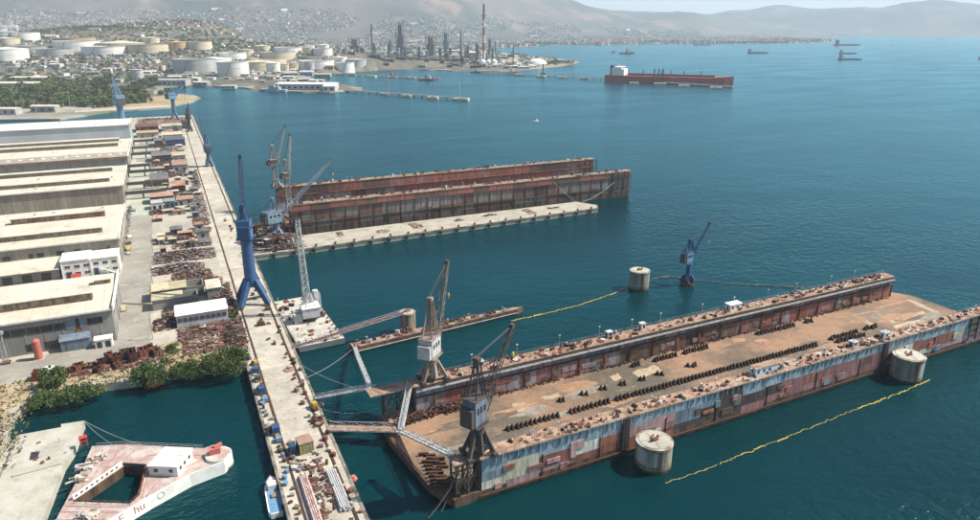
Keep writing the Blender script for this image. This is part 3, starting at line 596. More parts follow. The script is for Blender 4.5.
# rusty steel boxes and hull blocks along the shore road
def steelbox(x, y, l, wd, h, rz, m, label, group, name='steel_section', cat='steel section'):
    r = thing(name, label, cat, (x, y, 3.0), rz, group)
    MB().box(-l/2,l/2,-wd/2,wd/2,0,.25).build('floor', m, r)
    for sgn in (-1, 1): MB().box(-l/2,l/2,sgn*(wd/2-.1)-.1,sgn*(wd/2-.1)+.1,.253,h).build('side', m, r)
    MB().box(-l/2,-l/2+.2,-wd/2+.203,wd/2-.203,.253,h-.002).build('end', m, r)
    n = max(2, int(l/1.2))
    mb = MB()
    for i in range(n): x_ = -l/2+.4+i*(l-.6)/n; mb.box(x_, x_+.15, -wd/2-.15, wd/2+.15, .3, h+.12)
    mb.build('frame', m, r); return r
for k, (x, y, l, wd, h, rz) in enumerate([(-41,262.5,3.6,3,2.6,.3),(-37.5,261.5,3,3,2.2,-.2),(-33.5,262,3.4,2.8,3,.2),(-31,265.5,3.2,3,3.6,.6),(-29,261.5,3,3,4.2,.1),(-26.3,263.5,3.2,2.8,4.6,.1),(-23.6,262,3,5.5,4.6,.15),(-20.3,263.5,3.2,4,4,.2),(-17.5,265.5,3.4,3.6,3.8,.5),(-15.3,262.5,3,3,3.2,.3),(-34.5,258.5,3,2.4,1.8,.8),(-28.5,258.6,2.6,2.4,2,.4),(-44,260.8,2.6,2.4,2.2,.1),(-46.5,263,2.8,2,1.8,.5)]):
    steelbox(x, y, l, wd, h, rz, [rust, SC[0], drust, SC[2]][k % 4], 'rusty open steel section in the row beside the shore road', 'rusty steel sections by the shore road')
heap('scrap_heap', 'rusty offcuts strewn between the steel sections by the shore', -44, -14, 257, 266.5, 1.6, 260, [6,4,5,.5,.3,1,0,.2,2,1], 3, 1.8)
steelbox(-53.5, 261.5, 4.5, 2.6, 3.2, 1.45, rustred, 'rusty container end beside the shore tree', None, 'container', 'container')
MB()
solo(MB().box(-1.6,1.6,-1.5,1.5,0,3.3).box(-1.7,1.7,-1.6,1.6,3.3,3.5).box(-.4,.5,-1.56,-1.5,.1,2.2), 'portable_cabin', white_m, 'small white cabin between the rusty container and the shore tree', 'cabin', (0,0,0)).location = (-50.3, 261.3, 3)
r = thing('barge_bow', 'tan decked old hull block with rusty rim lying on the shore', 'hull block', (-17.5, 250, 0))
pl = [(-6.5,6.5),(5.5,8),(6.5,-1),(2,-6.2),(-2.5,-6.4),(-5.5,-1)]
MB().prism(pl, -1.5, 3.4).build('hull', rustred, r); MB().prism([(x*.9,y*.9) for x, y in pl], 3.2, 3.75).build('deck', tanroof, r); MB().prism([(x*.45,y*.45) for x, y in pl], 3.7, 4.1).build('hatch', decktop, r)
# ---- low huts, racks and bays crowding the middle of the yard
random.seed(77)
hut_r = [pinkroof, tanroof, MATS['rusty_roof'], MATS['slate_roof2'], roofg, concrete, MATS['salmon_roof'], greenfl, MATS['slate_roof3'], roof_m]
used = [(b_[1]-1, b_[2]+1, b_[3]-1, b_[4]+1) for b_ in yb]
for i in range(150):
    a, b_ = U(2.5,8), U(3.5,9); x, y = U(-18,12-a/2), random.choice([U(474,700),U(474,600),U(395,470),U(700,880)])
    bx_ = (x, x+a, y, y+b_)
    if x+a > 14 or any(not (bx_[1] < u_[0] or bx_[0] > u_[1] or bx_[3] < u_[2] or bx_[2] > u_[3]) for u_ in used) or 443 < y+b_ and y < 464: continue
    used.append((bx_[0]-.6, bx_[1]+.6, bx_[2]-.6, bx_[3]+.6))
    gable_shed('yard_hut', 'low weathered hut or rack crowded into the middle of the yard', 'hut', x, x+a, y, y+b_, U(1.6,3.8), U(.3,.9), random.choice([wallg, rust, dsteel, wall_m]), random.choice(hut_r), random.choice('xy'), 1, 'low huts in the middle of the yard')
# ---- lamp posts along the yard
lp = thing('lamp_post', 'thin grey lamp post beside the yard road', 'lamp post', (0,0,3), 0, 'lamp posts along the yard road')
MB().cyl((0,0,0),(0,0,11),.16,.1,n=6).build('pole', grey_s, lp); MB().bar((0,0,11),(1.6,0,11.3),.12).build('arm', grey_s, lp); MB().box(1.3,2.3,-.2,.2,11.15,11.4).build('lamp_head', lgrey, lp); MB().cyl((0,0,0),(0,0,.6),.3,n=8).build('foot', concrete, lp)
for i, y in enumerate((280, 345, 400, 470, 560, 650, 740)):
    o = lp if i == 0 else copy_tree(lp); o.location = (-17.2, y, 3.015)
# parked vehicles on the yard road
def car(x, y, rz, m, label, cat='car', van=False):
    r = thing('parked_'+cat, label, cat, (x, y, 3.015), rz); L_, W_ = (5.2, 1.95) if van else (4.3, 1.75); h = 1.9 if van else 1.35
    prof = [(-L_/2,.35),(L_/2,.35),(L_/2,.85),(L_*.28,.98),(L_*.12,h),(-L_*.36,h),(-L_*.48,.95),(-L_/2,.8)]
    MB().ext(prof, -W_/2, W_/2, 'y').build('body', m, r)
    MB().box(-L_*.34,L_*.1,-W_/2-.02,W_/2+.02,.98,h-.15).build('side_window', glassd, r)
    for sx in (-1, 1):
        for sy in (-1, 1): MB().cyl((sx*L_*.3,sy*W_/2-.12,.32),(sx*L_*.3,sy*W_/2+.12,.32),.32,n=12).build('wheel', rubber, r)
    for sy in (-1, 1): MB().box(L_/2-.02,L_/2+.03,sy*.6-.2,sy*.6+.2,.6,.78).build('headlight', lgrey, r)
    return r
car(-29.6, 425, 1.5, dsteel, 'dark car parked at the end of the tan warehouse'); car(-29.4, 412, 1.6, yellow, 'yellow van parked beside the tan warehouse', 'van', True)
car(-29.3, 404, 1.6, lgrey, 'silver car parked in front of the yellow van'); car(-29.6, 438, 1.5, white_m, 'white car parked behind the dark car')
car(-29, 505, 1.57, bgrey, 'blue grey car parked by the third warehouse'); car(-28.8, 318, 1.6, tanroof, 'tan van parked at the nearest warehouse end', 'van', True)
# ================================================================== FLOATING DOCKS
def clutter(parent, x0, x1, y0, y1, z, n, mats_, big=.9):
    ms = [MB().cyl((0,0,0),(0,0,.7),.28,n=8).cyl((0,0,.7),(0,0,.9),.42,n=8).mesh('bollard', dsteel), MB().box(-.5,.5,-.35,.35,0,.8).mesh('deck_box', rust), MB().box(-.35,.35,-.3,.3,0,1.3).mesh('deck_locker', lgrey),
          MB().cyl((0,0,0),(0,0,1.6),.12,n=6).cyl((0,0,1.5),(.4,0,1.7),.2,n=6).mesh('vent', grey_s), MB().cyl((-.6,0,.5),(.6,0,.5),.45,n=10).box(-.8,-.6,-.5,.5,0,.9).box(.6,.8,-.5,.5,0,.9).mesh('winch', drust), MB().cyl((0,0,0),(0,0,.35),.8,n=10).mesh('rope_coil', mats_[0]), MB().box(-1,1,-.6,.6,0,.3).mesh('plate_stack', rustred)]
    nm = ['bollard','deck_box','deck_locker','vent','winch','rope_coil','plate_stack']
    for i in range(n):
        k = random.choices(range(7), [4,4,1.5,3,3,2,3])[0]; s_ = U(.7,1.3)*big
        inst(nm[k], ms[k], parent, (U(x0,x1), U(y0,y1), z), (0,0,U(0,3.1)), (s_,s_,s_))
def railing(parent, pts, h=1.1, step=2.5, m=grey_s, r=.05):
    mb = MB()
    for a, b in zip(pts, pts[1:]):
        a = Vector(a); b = Vector(b); n = max(1, int((b-a).length/step))
        for i in range(n+1): q = a.lerp(b, i/n); mb.bar(q, q+Vector((0,0,h)), r)
        for zz in (h, h*.55): mb.bar(a+Vector((0,0,zz)), b+Vector((0,0,zz)), r)
    return mb.build('railing', m, parent)
def panels(parent, xs, rows, y, t, codes, face=-1, jit=.9):
    js = [[0]+[U(-jit,jit) for _ in rows[1:]]+[0] for _ in xs]
    for ri, (za, zb_) in enumerate(rows):
        cd = codes[ri]
        for i in range(len(xs)-1):
            c = cd[i % len(cd)]; z0, z1 = za+js[i][ri], zb_+js[i][ri+1]
            if c == ' ': continue
            a, b = xs[i]+.04, xs[i+1]-.04; th = t+U(0,.05)
            ya, yb = (y-th, y-.003) if face < 0 else (y+.003, y+th)
            MB().box(a, b, ya, yb, z0+.03, z1-.03).build('hull_plate', PL[c], parent)
# ---- big dock, right
D1 = thing('floating_dock', 'big rust decked floating dock with patchwork hull plates, nearest in the picture', 'floating dock', (48, 139.6, 0), .0192)
MB().prism([(6.7,0),(2.8,9),(0,36.5),(1.2,48.5),(248,48.5),(253,40),(253,0)], -3, 2.9).build('pontoon', boot, D1)
MB().prism([(7.2,4.4),(3.2,9.4),(.5,36.5),(1.6,48),(247,48),(251.5,40),(251.5,4.4)], 2.85, 3.0).build('deck', deckrust, D1)
mb = MB(); mb.bar((6.7,-.1,2.6),(2.8,9,2.6),.35,.5).bar((2.8,9,2.6),(0,36.5,2.6),.35,.5).bar((0,36.5,2.6),(1.2,48.5,2.6),.35,.5); mb.build('deck_edge', rust, D1)
# near wing wall
MB().box(14.5,252,.1,4.5,2.6,12.6).build('wing_wall', PL['d'], D1)
MB().box(14,252.4,-.35,4.9,12.603,12.95).build('wing_deck', decktop, D1)
random.seed(21)
xs = [14.5]
while xs[-1] < 250: xs.append(xs[-1]+random.choice([5,7.5,10,10,10]))
xs[-1] = 251.9
random.seed(22)
LOW = 'cpprrrrdddmmmmmrmmrrrrwpppppkkdddwrrrrrddrr'; MID = 'bcrwrppbddddmmrmmnmrwrrrcppprcpppkdbbcwrrrrrd'; TOP = 'tbttttttbdtttttttttttttttttttttdtttttttttbt'  # low charcoal plates imitate the shade inside an opening
panels(D1, xs, [(.9,4.7),(4.7,8.7),(8.7,12.5)], .1, .06, [LOW, MID, TOP])
for i in range(38):                                # repainted patches between the plates
    x = U(16,248); z = U(1.6,7.6); a, h_ = U(1.5,5), U(1,2.8); MB().box(x,x+a,-.2-.004*(i % 12),-.003,z,z+h_).build('paint_patch', PL[random.choice('cpprrmmmbeenp')], D1)
for i in range(52):
    x = random.choice([U(13,84),U(92,148),U(156,240)]); z = U(3.4,7); a, h_ = U(1.5,6), U(1,2.6); MB().box(x,min(x+a,241),43.35-.004*(i % 12),43.59,z,z+h_).build('paint_patch', PL[random.choice('lleemmrrnnen')], D1)
br = MB().box(-.1,.1,-.5,0,-.7,.5).box(-.1,.1,-.24,0,-1.5,-.703).mesh('bracket', PL['t'])
for i in range(104): inst('bracket', br, D1, (16+2.27*i+U(-.25,.25), .02, 12.05+U(-.08,.05)), (0,0,0), (U(.7,1.6),U(.3,1.15),U(.5,1.5)))
MB().bar((14,-.35,1.5),(252,-.35,1.5),.5,.35).build('rubbing_strake', drust, D1)
mb = MB(); [mb.box(x, x+.25, -.2, .0, 2, 8.6) for x in (33,52,76,96,118,141,163,187,205,232)]; mb.build('hull_rib', drust, D1)
for x0 in (60,175):
    lad = MB()
    for s_ in (0,.9,1.8): lad.bar((x0+s_,-.5,2),(x0+s_,-.5,13.2),.14)
    for k in range(12): lad.bar((x0,-.5,2.4+.9*k),(x0+1.8,-.5,2.4+.9*k),.12)
    lad.build('hull_ladder', dsteel, D1)
    MB().box(x0-.6,x0+2.4,-.32,-.26,.8,12.4).build('recess_shade_panel', PL['k'], D1)  # flat charcoal panel, its colour stands in for the shade of a recess
# far wing wall with two drain openings
for a in [(12,86,43.6,48.4,2.6,12.6),(86,91,43.6,48.4,8.2,12.6),(91,150,43.6,48.4,2.6,12.6),(150,154.5,43.6,48.4,8.2,12.6),(154.5,242,43.6,48.4,2.6,12.6)]:
    MB().box(*a).build('wing_wall', PL['d'], D1)
MB().box(11.5,242.5,43.2,48.8,12.603,12.95).build('wing_deck', decktop, D1)
xs = [12]
while xs[-1] < 236: xs.append(xs[-1]+random.choice([6,8,8,10]))
xs[-1] = 241.9
xs = [x for x in xs if not (86 < x < 91 or 150 < x < 154.5)]; xs = sorted(xs+[86,91,150,154.5])
FM = 'lrlllmmlmlnnnn nnlmmenlrmmen mrrccmrmcnnlrmnl'; FT = 'bllblllblelbel eleblnenlmee nelneccblnlelneb'
panels(D1, xs, [(3.2,8.2)], 43.6, .07, [FM]); panels(D1, xs, [(8.2,11.2)], 43.6, .07, [FT.replace(' ', 'e')])
MB().box(12,242,42.3,43.55,11.25,11.5).build('catwalk', grey_s, D1)
MB().box(12,242,42.9,43.52,8.9,9.15).build('lower_ledge', drust, D1)
mb = MB(); [mb.bar((14+4*i,43.5,9.6),(14+4*i,42.5,11.2),.15) for i in range(57)]; mb.build('catwalk_bracket', dsteel, D1)
for i in range(20): MB().box(18+11*i,18.6+11*i,43.1,43.6,3,8.8).build('wall_rib', rust, D1)
xs2 = list(range(12,240,12))+[241.9]; panels(D1, xs2, [(1,6.5),(6.5,12.4)], 48.4, .06, ['rmndrmrnmdr', 'tbltbtlbtt'], 1)
panels(D1, list(range(15,250,13))+[251.9], [(3.1,12.4)], 4.5, .06, ['mnlremdn'], 1)
railing(D1, [(14,-.25,12.95),(252,-.25,12.95)]); railing(D1, [(14,4.8,12.95),(252,4.8,12.95)])
railing(D1, [(12,48.7,12.95),(242,48.7,12.95)]); railing(D1, [(12,42.5,11.5),(242,42.5,11.5)], 1.0)
mb = MB()                                        # open gallery at the outer end of the near wing
for x in (226,231,236,241,246,251.6): mb.bar((x,-.55,3),(x,-.55,12.4),.4)
for z in (5.5,8.2,10.6): mb.bar((226,-.55,z),(251.6,-.55,z),.3)
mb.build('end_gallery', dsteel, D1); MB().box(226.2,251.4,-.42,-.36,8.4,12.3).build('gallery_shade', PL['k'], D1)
clutter(D1, 24, 250, .3, 4.3, 12.95, 300, [rope_m], .75); clutter(D1, 24, 240, 43.6, 48.3, 12.95, 240, [rope_m])
post = MB().cyl((0,0,0),(0,0,4.2),.09,n=6).box(-.35,.35,-.2,.2,4.2,4.5).mesh('light_post', lgrey)
for x in (34,52,66,83,98,112,131,150,168,186,204,222): inst('light_post', post, D1, (x+U(-2,2), 48, 12.95)); inst('light_post', post, D1, (x+U(-4,4)+8, .2, 12.95))
# open frame heads at the front of both wings
def frame_head(x0, x1, y0, y1, z0, z1, m):
    mb = MB()
    for x in (x0, (x0+x1)/2, x1):
        for y in (y0, y1):
            mb.bar((x,y,z0),(x,y,z1),.5)
        mb.bar((x,y0,z1-.4),(x,y1,z1-.4),.4)
    for y in (y0, y1):
        for a, b in ((x0,(x0+x1)/2),((x0+x1)/2,x1)): mb.bar((a,y,z0),(b,y,z1-.4),.28); mb.bar((b,y,z0),(a,y,z1-.4),.28)
        for z in ((z0+z1)/2, z1-.4): mb.bar((x0,y,z),(x1,y,z),.3)
    return mb.build('end_frame', m, D1)
frame_head(7.5,14.2,.6,4.2,3,12.6,dsteel); MB().box(6.8,13.9,.2,4.6,12.62,12.9).build('end_platform', decktop, D1)
frame_head(2.5,11.7,44,48,3,12.6,dsteel); MB().box(-2.5,11.4,43.4,48.6,12.62,12.9).build('end_platform', decktop, D1)
mb = MB(); [mb.bar((-2+2*i,45.5,12.6),(3.5,46,4+.3*i),.2) for i in range(4)]; mb.build('end_strut', dsteel, D1)
railing(D1, [(6.8,.2,12.9),(6.8,4.6,12.9)]); railing(D1, [(-2.5,43.5,12.9),(11,43.5,12.9)]); railing(D1, [(11,48.5,12.9),(-2.5,48.5,12.9)])
mb = MB()                                        # far end of the far wing: open gallery frame
for x in (236.5,242.3):
    for y in (43.5,48.5): mb.bar((x,y,3),(x,y,12.6),.35)
mb.bar((236.5,43.4,7.5),(242.3,43.4,12),.3).bar((242.3,43.4,8),(242.3,48.5,8),.3); mb.build('end_frame', dsteel, D1)
heap_ = MB()                                      # loose timber and scrap at the foot of the far wall
for i in range(420):
    x = U(4,32); heap_.cur = random.choice([0,0,1,1,2]); heap_.obox((x, U(39.5,43.3)-max(0,(14-x))*.15, 3.1+U(0,1.4)), (U(.6,2.6),U(.15,.5),U(.1,.4)), (U(-.4,.4),U(-.5,.5),U(0,3.1)))
heap_.build('deck_debris', [drust, rust, dsteel], D1, kind='stuff')
heap_ = MB()
for i in range(460): heap_.cur = random.choice([0,0,1,2]); heap_.obox((U(30,240), 43.2-abs(random.gauss(0,.5)), 3.1+U(0,.35)), (U(.3,1.3),U(.15,.5),U(.1,.5)), (U(-.4,.4),U(-.5,.5),U(0,3.1)))
heap_.build('deck_debris', [drust, rust, boot], D1, kind='stuff')
heap_ = MB()
for i in range(520): heap_.cur = random.choice([0,0,1,2,3]); heap_.obox((U(18,246), U(4.8,8.2), 3.08+U(0,.3)), (U(.3,1.6),U(.15,.6),U(.1,.45)), (U(-.3,.3),U(-.3,.3),U(0,3.1)))
heap_.build('deck_debris', [drust, rust, boot, palepatch], D1, kind='stuff')
# worn patches on the deck: cured paint and cement screed, thin sheets
def patch(poly_, m, z=3.006):
    mb = MB(); n = len(poly_); mb.add([(x,y,z) for x, y in poly_], [tuple(range(n))]); mb.build('deck_patch', m, D1)
def dl(px, py):
    q = P(px, py, 3)-Vector((48,139.6,3)); c_, s_ = math.cos(.0192), math.sin(.0192); return (q.x*c_+q.y*s_, -q.x*s_+q.y*c_)
def rag(pts, n=5):                               # a torn, uneven outline
    o = []
    for i in range(len(pts)):
        a, b = Vector(pts[i]), Vector(pts[(i+1) % len(pts)])
        for k in range(n): q = a.lerp(b, k/n); o.append((q.x+U(-.5,.5), q.y+U(-.5,.5)))
    return o
for pts, m in [([(432,428),(470,418),(470,425),(425,436)],ochre),([(511,404),(524,402),(531,409),(518,412)],palepatch),([(543,397),(558,393),(561,396),(546,400)],palepatch),([(632,372),(655,365),(663,371),(640,378)],palepatch),([(610,376),(618,373),(622,378),(615,381)],palepatch),([(452,477),(462,474),(467,480),(456,484)],ochre),
               ([(888,320),(922,311),(926,313),(892,323)],palepatch),([(893,326),(930,316),(934,318),(897,329)],palepatch),([(855,318),(860,317),(876,324),(871,326)],palepatch),([(905,300),(910,299),(940,312),(935,313)],palepatch)]:
    patch(rag([dl(*p) for p in pts]), m, 3.006+U(0,.004))
dst = mat('deck_stain', (.13,.105,.08), (.20,.14,.095), s=.5, fine=1, fv=.25); odu = mat('orange_dust', (.36,.215,.125), (.29,.175,.105), s=.4, fine=1, fv=.25); gst = mat('grey_silt', (.27,.235,.19), (.20,.17,.14), s=.4, fine=1, fv=.2)
random.seed(15)
for i in range(46):
    cx, cy = U(8,240), U(10,40); a, b = U(2,13), U(.8,3.4); n = 26; ph = U(0,6)
    pts = [(cx+math.cos(t*6.283/n)*a*(1+.35*math.sin(3*t*6.283/n+ph)+U(-.18,.18)), cy+math.sin(t*6.283/n)*b*(1+.3*math.sin(2*t*6.283/n+ph)+U(-.18,.18))) for t in range(n)]
    patch([(min(max(x, 8), 244), min(max(y, 5), 42.5)) for x, y in pts], random.choice([dst, dst, odu, odu, gst]), 3.012+.0006*i)
# deck cabins on the wing walls
def cabin(label, x, y, z, l, wd, h, m, rm):
    r = thing('deck_cabin', label, 'cabin', (x, y, z), .0192)
    MB().box(-l/2,l/2,-wd/2,wd/2,0,h).build('wall', m, r); MB().box(-l/2-.2,l/2+.2,-wd/2-.2,wd/2+.2,h+.003,h+.2).build('roof', rm, r)
    for i in range(max(1, int(l/2.6))): MB().box(-l/2+.8+2.5*i,-l/2+1.7+2.5*i,-wd/2-.06,-wd/2-.004,.9,1.9).build('window', glassd, r)
    MB().box(-l/2-.06,-l/2-.004,-.4,.4,0,1.9).build('door', glassd, r)
skyc = mat('pale_blue_cabin', (.55,.62,.68), (.47,.53,.58), s=.4, fine=1.5, fv=.1)
def wp(u, v): c_, s_ = math.cos(.0192), math.sin(.0192); return 48+u*c_-v*s_, 139.6+u*s_+v*c_
for lb, u, v, l, wd, h, m, rm in [('long pale blue cabin on the near wing wall of the big dock', 118,2.6,10,2.6,2.6,skyc,decktop),('small white cabin on the near wing wall towards the far end', 178,2.5,3,2,2.2,white_m,lgrey),('small grey cabin on the near wing wall beside the second dolphin', 161,2.5,2.4,2,2,lgrey,lgrey),('white cabin on the far wing wall of the big dock', 148,46.5,6,3,2.6,white_m,white_m),('tiny white locker cabin near the crane on the far wing wall', 36,46.6,2,1.8,2.2,lgrey,lgrey),('tall pale locker cabin midway along the far wing wall', 103,46.8,2,1.6,2.6,white_m,lgrey),('grey locker cabin left of the pale one on the far wing wall', 88,46.8,2.2,1.6,2.2,lgrey,lgrey)]:
    x, y = wp(u, v); cabin(lb, x, y, 12.95, l, wd, h, m, rm)
# ---- keel blocks on the deck
kb_m = mat('keel_steel', (.03,.022,.018), (.06,.035,.025), s=1, fine=3, fv=.4, rnd=.3)
kb_base = MB().box(-.42,.42,-1.3,1.3,0,.35).mesh('base', drust); kb_w = MB().ext([(-1.15,.35),(1.15,.35),(.3,1.75),(-.3,1.75)], -.3,.3).mesh('wedge', kb_m); kb_c = MB().box(-.26,.26,-.28,.28,1.75,2.05).mesh('cap', mat('timber_dark', (.07,.05,.035), fine=3, fv=.3))
def kblock(u, v, label, group, rz=0, s=1):
    s *= .84
    x, y = wp(u, v); r = thing('keel_block', label, 'keel block', (x, y, 3.0), .0192+rz, group)
    for n, me in (('base', kb_base), ('wedge', kb_w), ('cap', kb_c)):
        o = inst(n, me, r); o.scale = (s, s, s)
L1 = dl(510,433); L2 = dl(818,345)
u = 34.0
while u < 170:
    if not (53.2 < u < 55.5 or 72 < u < 74): kblock(u+U(-.1,.1), 22.6+U(-.15,.15), 'dark keel block in the long middle row of the big dock', 'keel blocks in the long middle row', U(-.06,.06), U(.95,1.1))
    u += 1.62
for u0, n in ((57,2),(66,2),(74,2),(82,2),(90,2),(98,2),(112,3)):
    for i in range(n): kblock(u0+1.5*i+U(-.2,.2), 30.3+U(-.6,.6), 'dark keel block in the short groups behind the long row', 'keel blocks in short groups', U(-.4,.4), .95)
for u0, n in ((94,3),(104,8),(118,9),(156,15),(183,3)):
    for i in range(n): kblock(u0+1.4*i, 39.6+U(-.3,.3), 'dark keel block along the foot of the far wing wall', 'keel blocks by the far wing wall', U(-.2,.2), 1)
for i in range(22): kblock(178+1.5*(i % 11)+U(-.3,.3), 20.5+3.2*(i//11)+U(-.5,.5), 'dark keel block in the cluster near the far end of the deck', 'keel blocks clustered near the far end', U(-.5,.5), 1)
for i in range(5): kblock(199+1.6*i, 24+U(-.5,.5), 'dark keel block just beyond the far cluster', 'keel blocks beyond the cluster', U(-.4,.4), 1)
bl = MB().box(-1.9,1.9,-.32,.32,0,.75).mesh('beam', drust)
for i in range(11):
    for j in range(3):
        q = P(422+j*8.5+i*1.6, 452+i*3.6+j*4.2, 3)
        if random.random() < .9:
            o = inst('timber_beam', bl, None, (q.x, q.y, 3.0), (0,0,-.35+U(-.08,.08)), (U(.7,.95),1,U(.9,1.4))); tag(o, 'dark timber beam in the stack on the near corner of the big dock', 'beam', 'timber beams stacked on the near corner')
# ---- second dock, behind the jetty
D2 = thing('floating_dock', 'rusty brown floating dock lying behind the long jetty', 'floating dock', (57, 412, 0), 0)
MB().box(0,249,0,58,-3,4).build('pontoon', boot, D2); MB().box(.5,248.5,6.2,52,4.003,4.1).build('deck', deckrust, D2)
for y0, x1_ in ((0,249),(52,251)):
    MB().box(2,x1_,y0+.1,y0+5.9,4.003,18.6).build('wing_wall', PL['n'], D2); MB().box(1.6,x1_+.4,y0-.3,y0+6.2,18.603,19).build('wing_deck', decktop, D2)
    railing(D2, [(2,y0-.2,19),(x1_,y0-.2,19)], 1.2, 4, grey_s, .09); clutter(D2, 4, x1_-2, y0+.6, y0+5.4, 19, 90, [rope_m], 1.4)
def rndx(a, b, c):
    x = [a]
    while x[-1] < b-6: x.append(x[-1]+random.choice(c))
    x[-1] = b; return x
panels(D2, rndx(2,249,[6,9,12,15]), [(.8,8),(8,15)], .1, .06, ['nenenendnenneendnne','eneneelleneendneee']); panels(D2, rndx(2,249,[9,12]), [(15,18.5)], .1, .06, ['rnrrnrrnnr'])
panels(D2, rndx(2,251,[8,10,14]), [(4.2,12)], 52.1, .06, ['lellnelmmrmmrmmrmrrm']); panels(D2, rndx(2,251,[10,14]), [(12,18.5)], 52.1, .06, ['nddnrnnmrmrrrmrrr'])
MB().box(2,249,-.7,.05,14.7,15.1).build('hull_ledge', drust, D2); MB().box(2,249,-.5,.05,6.8,7.1).build('hull_ledge', drust, D2); MB().box(2,251,51,52.05,12.6,13).build('catwalk', rust, D2)
mb = MB(); [mb.box(x,x+.4,-.25,.05,1,14.6) for x in range(8,248,9)]; mb.build('hull_rib', drust, D2)
mb = MB(); [mb.box(x,x+3.4,-.2,-.08,3,6) for x in (60,106,150,196)]; mb.build('hull_opening', glassd, D2)
for x0, y0 in ((234,0),(238,52)):
    mb = MB()
    for x in (x0,x0+5,x0+10,x0+15.4):
        mb.bar((x,y0-.4,5),(x,y0-.4,18.4),.5)
    for z in (8,11,14,17): mb.bar((x0,y0-.45,z),(x0+15.4,y0-.45,z),.35)
    mb.build('end_gallery', dsteel, D2)
MB().box(249.4,250.1,.5,5.5,5,18.3).build('end_fender', white_m, D2)
mb = MB()
for i in range(14): mb.bar((-4+U(0,12),U(-4,4),4),(-4+U(0,14),U(-4,4),U(12,19)),.45)
for z in (7,11,15): mb.bar((-3,-3,z),(14,-3,z),.4).bar((-3,3,z),(14,3,z),.4)
mb.build('front_frame', drust, D2)
JT = [(32.2,372.3),(258,381),(262,388),(254,402.5),(60,400.5),(32.2,400)]
mb = MB(); mb.prism(JT, -4, 3.0); jetty = struct(mb, 'jetty', pier_m)
mb = MB()
for a, b in zip(JT[:3], JT[1:4]): mb.bar((*a,2.6),(*b,2.6),.7,1)
mb.build('jetty_coping', pierside, jetty)
bo = MB().cyl((0,0,0),(0,0,.9),.5,n=8).cyl((0,0,.9),(0,0,1.2),.8,n=8).mesh('bollard', drust)
for i in range(20): inst('bollard', bo, jetty, (44+11*i, 374+.385*i*1.0, 3)); inst('fender', fend, jetty, (42+11*i, 372.2+.424*i, 1.5), (0,0,-1.57), (1.3,1.3,1.3))
for i in range(7): heap('deck_gear', 'small heap of rusty gear on the jetty before the brown dock', 80+25*i+U(-4,4), 85+25*i+U(-2,4), 388+U(-3,6), 392+U(-2,6), 1.4, 14, RW, 3, 2, 'gear', 'gear heaps on the jetty')
heap('scrap_heap', 'jumble of rusty frames and gear at the head of the jetty', 33, 58, 376, 402, 7, 300, [5,5,3,2,1,4,1,.5,1,1], 3, 5)
heap('scrap_heap', 'dark machine jumble between the pier and the brown dock', 36, 56, 403, 440, 9, 200, [3,5,2,2,1,4,1,.5,1,1], 0, 5)
# ---- narrow rusty pontoon with clutter
a_, b_ = Vector((53,239.5,0)), Vector((128,246,0)); an = math.atan2(b_.y-a_.y, b_.x-a_.x); ln = (b_.x-a_.x)/math.cos(an)
PT = thing('narrow_pontoon', 'long narrow rusty pontoon with clutter floating behind the big dock', 'pontoon', a_, an)
MB().prism([(0,0),(ln,1.2),(ln+4,2.6),(ln,4),(0,5)], -1, 2.5).build('hull', boot, PT); MB().prism([(.2,.2),(ln-.5,1.4),(ln+3,2.6),(ln-.5,3.8),(.2,4.8)], 2.45, 2.62).build('deck', decktop, PT)
clutter(PT, 2, ln-3, 1.3, 3.8, 2.62, 70, [ochre], 1.2); railing(PT, [(0,.1,2.6),(ln,1.3,2.6)], 1.1, 3); MB().bar((0,-.3,1),(ln,.9,1),.25).build('strake', lgrey, PT)
# ---- concrete dolphins
def dolphin(label, x, y, r, zt, hatch):
    dolph = MATS['dolphin_concrete'] if r > 4 else mat('dolphin_rusty', (.30,.24,.18), (.16,.11,.08), s=.4, fine=1.2, fv=.3, streak=True)
    o = thing('mooring_dolphin', label, 'dolphin', (x, y, 0))
    MB().cyl((0,0,.9),(0,0,zt-.6),r,n=40).build('shaft', dolph, o, smooth=False); MB().cyl((0,0,-3),(0,0,.9),r+.06,n=40).build('weed_band', algae, o); MB().cyl((0,0,zt-.6),(0,0,zt),r+.15,n=40).build('rim', dolph, o)
    MB().cyl((0,0,.9),(0,0,2.3),r+.03,n=40).build('tide_stain', mat('tide_stain', (.17,.145,.10), (.26,.23,.17), s=.7, fine=1.5, fv=.35), o); MB().cyl((0,0,zt-1.15),(0,0,zt-.95),r+.1,n=40).build('groove_band', pierside, o)
    MB().cyl((0,0,zt-.2),(0,0,zt+.12),r*.86,n=36).build('top', slabm, o)
    mb = MB(); mb.box(-.9,.9,-.7,.7,zt+.1,zt+.5).cyl((1.5,.6,zt+.1),(1.5,.6,zt+1),.3,n=8).cyl((-1.6,-.4,zt+.1),(-1.6,-.4,zt+.9),.3,n=8).obox((.3,1.6,zt+.25),(2.2,.5,.3),(0,0,.5)); mb.build('bollard', rust if hatch else dsteel, o)
    mb = MB(); an = -2.0
    for k in range(3):
        q = Vector((math.cos(an+.1*k)*(r+.2), math.sin(an+.1*k)*(r+.2), 0)); mb.bar(q+Vector((0,0,.5)), q+Vector((0,0,zt)), .12)
    mb.build('ladder', dsteel, o)
    mb = MB(); [mb.bar((0,0,zt+.14),(math.cos(a)*r*.8,math.sin(a)*r*.8,zt+.14),.12,.06) for a in (0.3,1.6,2.9,4.4)]; mb.build('top_joint', pierside, o)
    return o
dolphin('round concrete dolphin against the near side of the big dock, nearest one', 114, 133.6, 5.2, 8.0, True)
dolphin('round concrete dolphin against the big dock near the right edge', 229.3, 137.4, 5.2, 8.9, True)
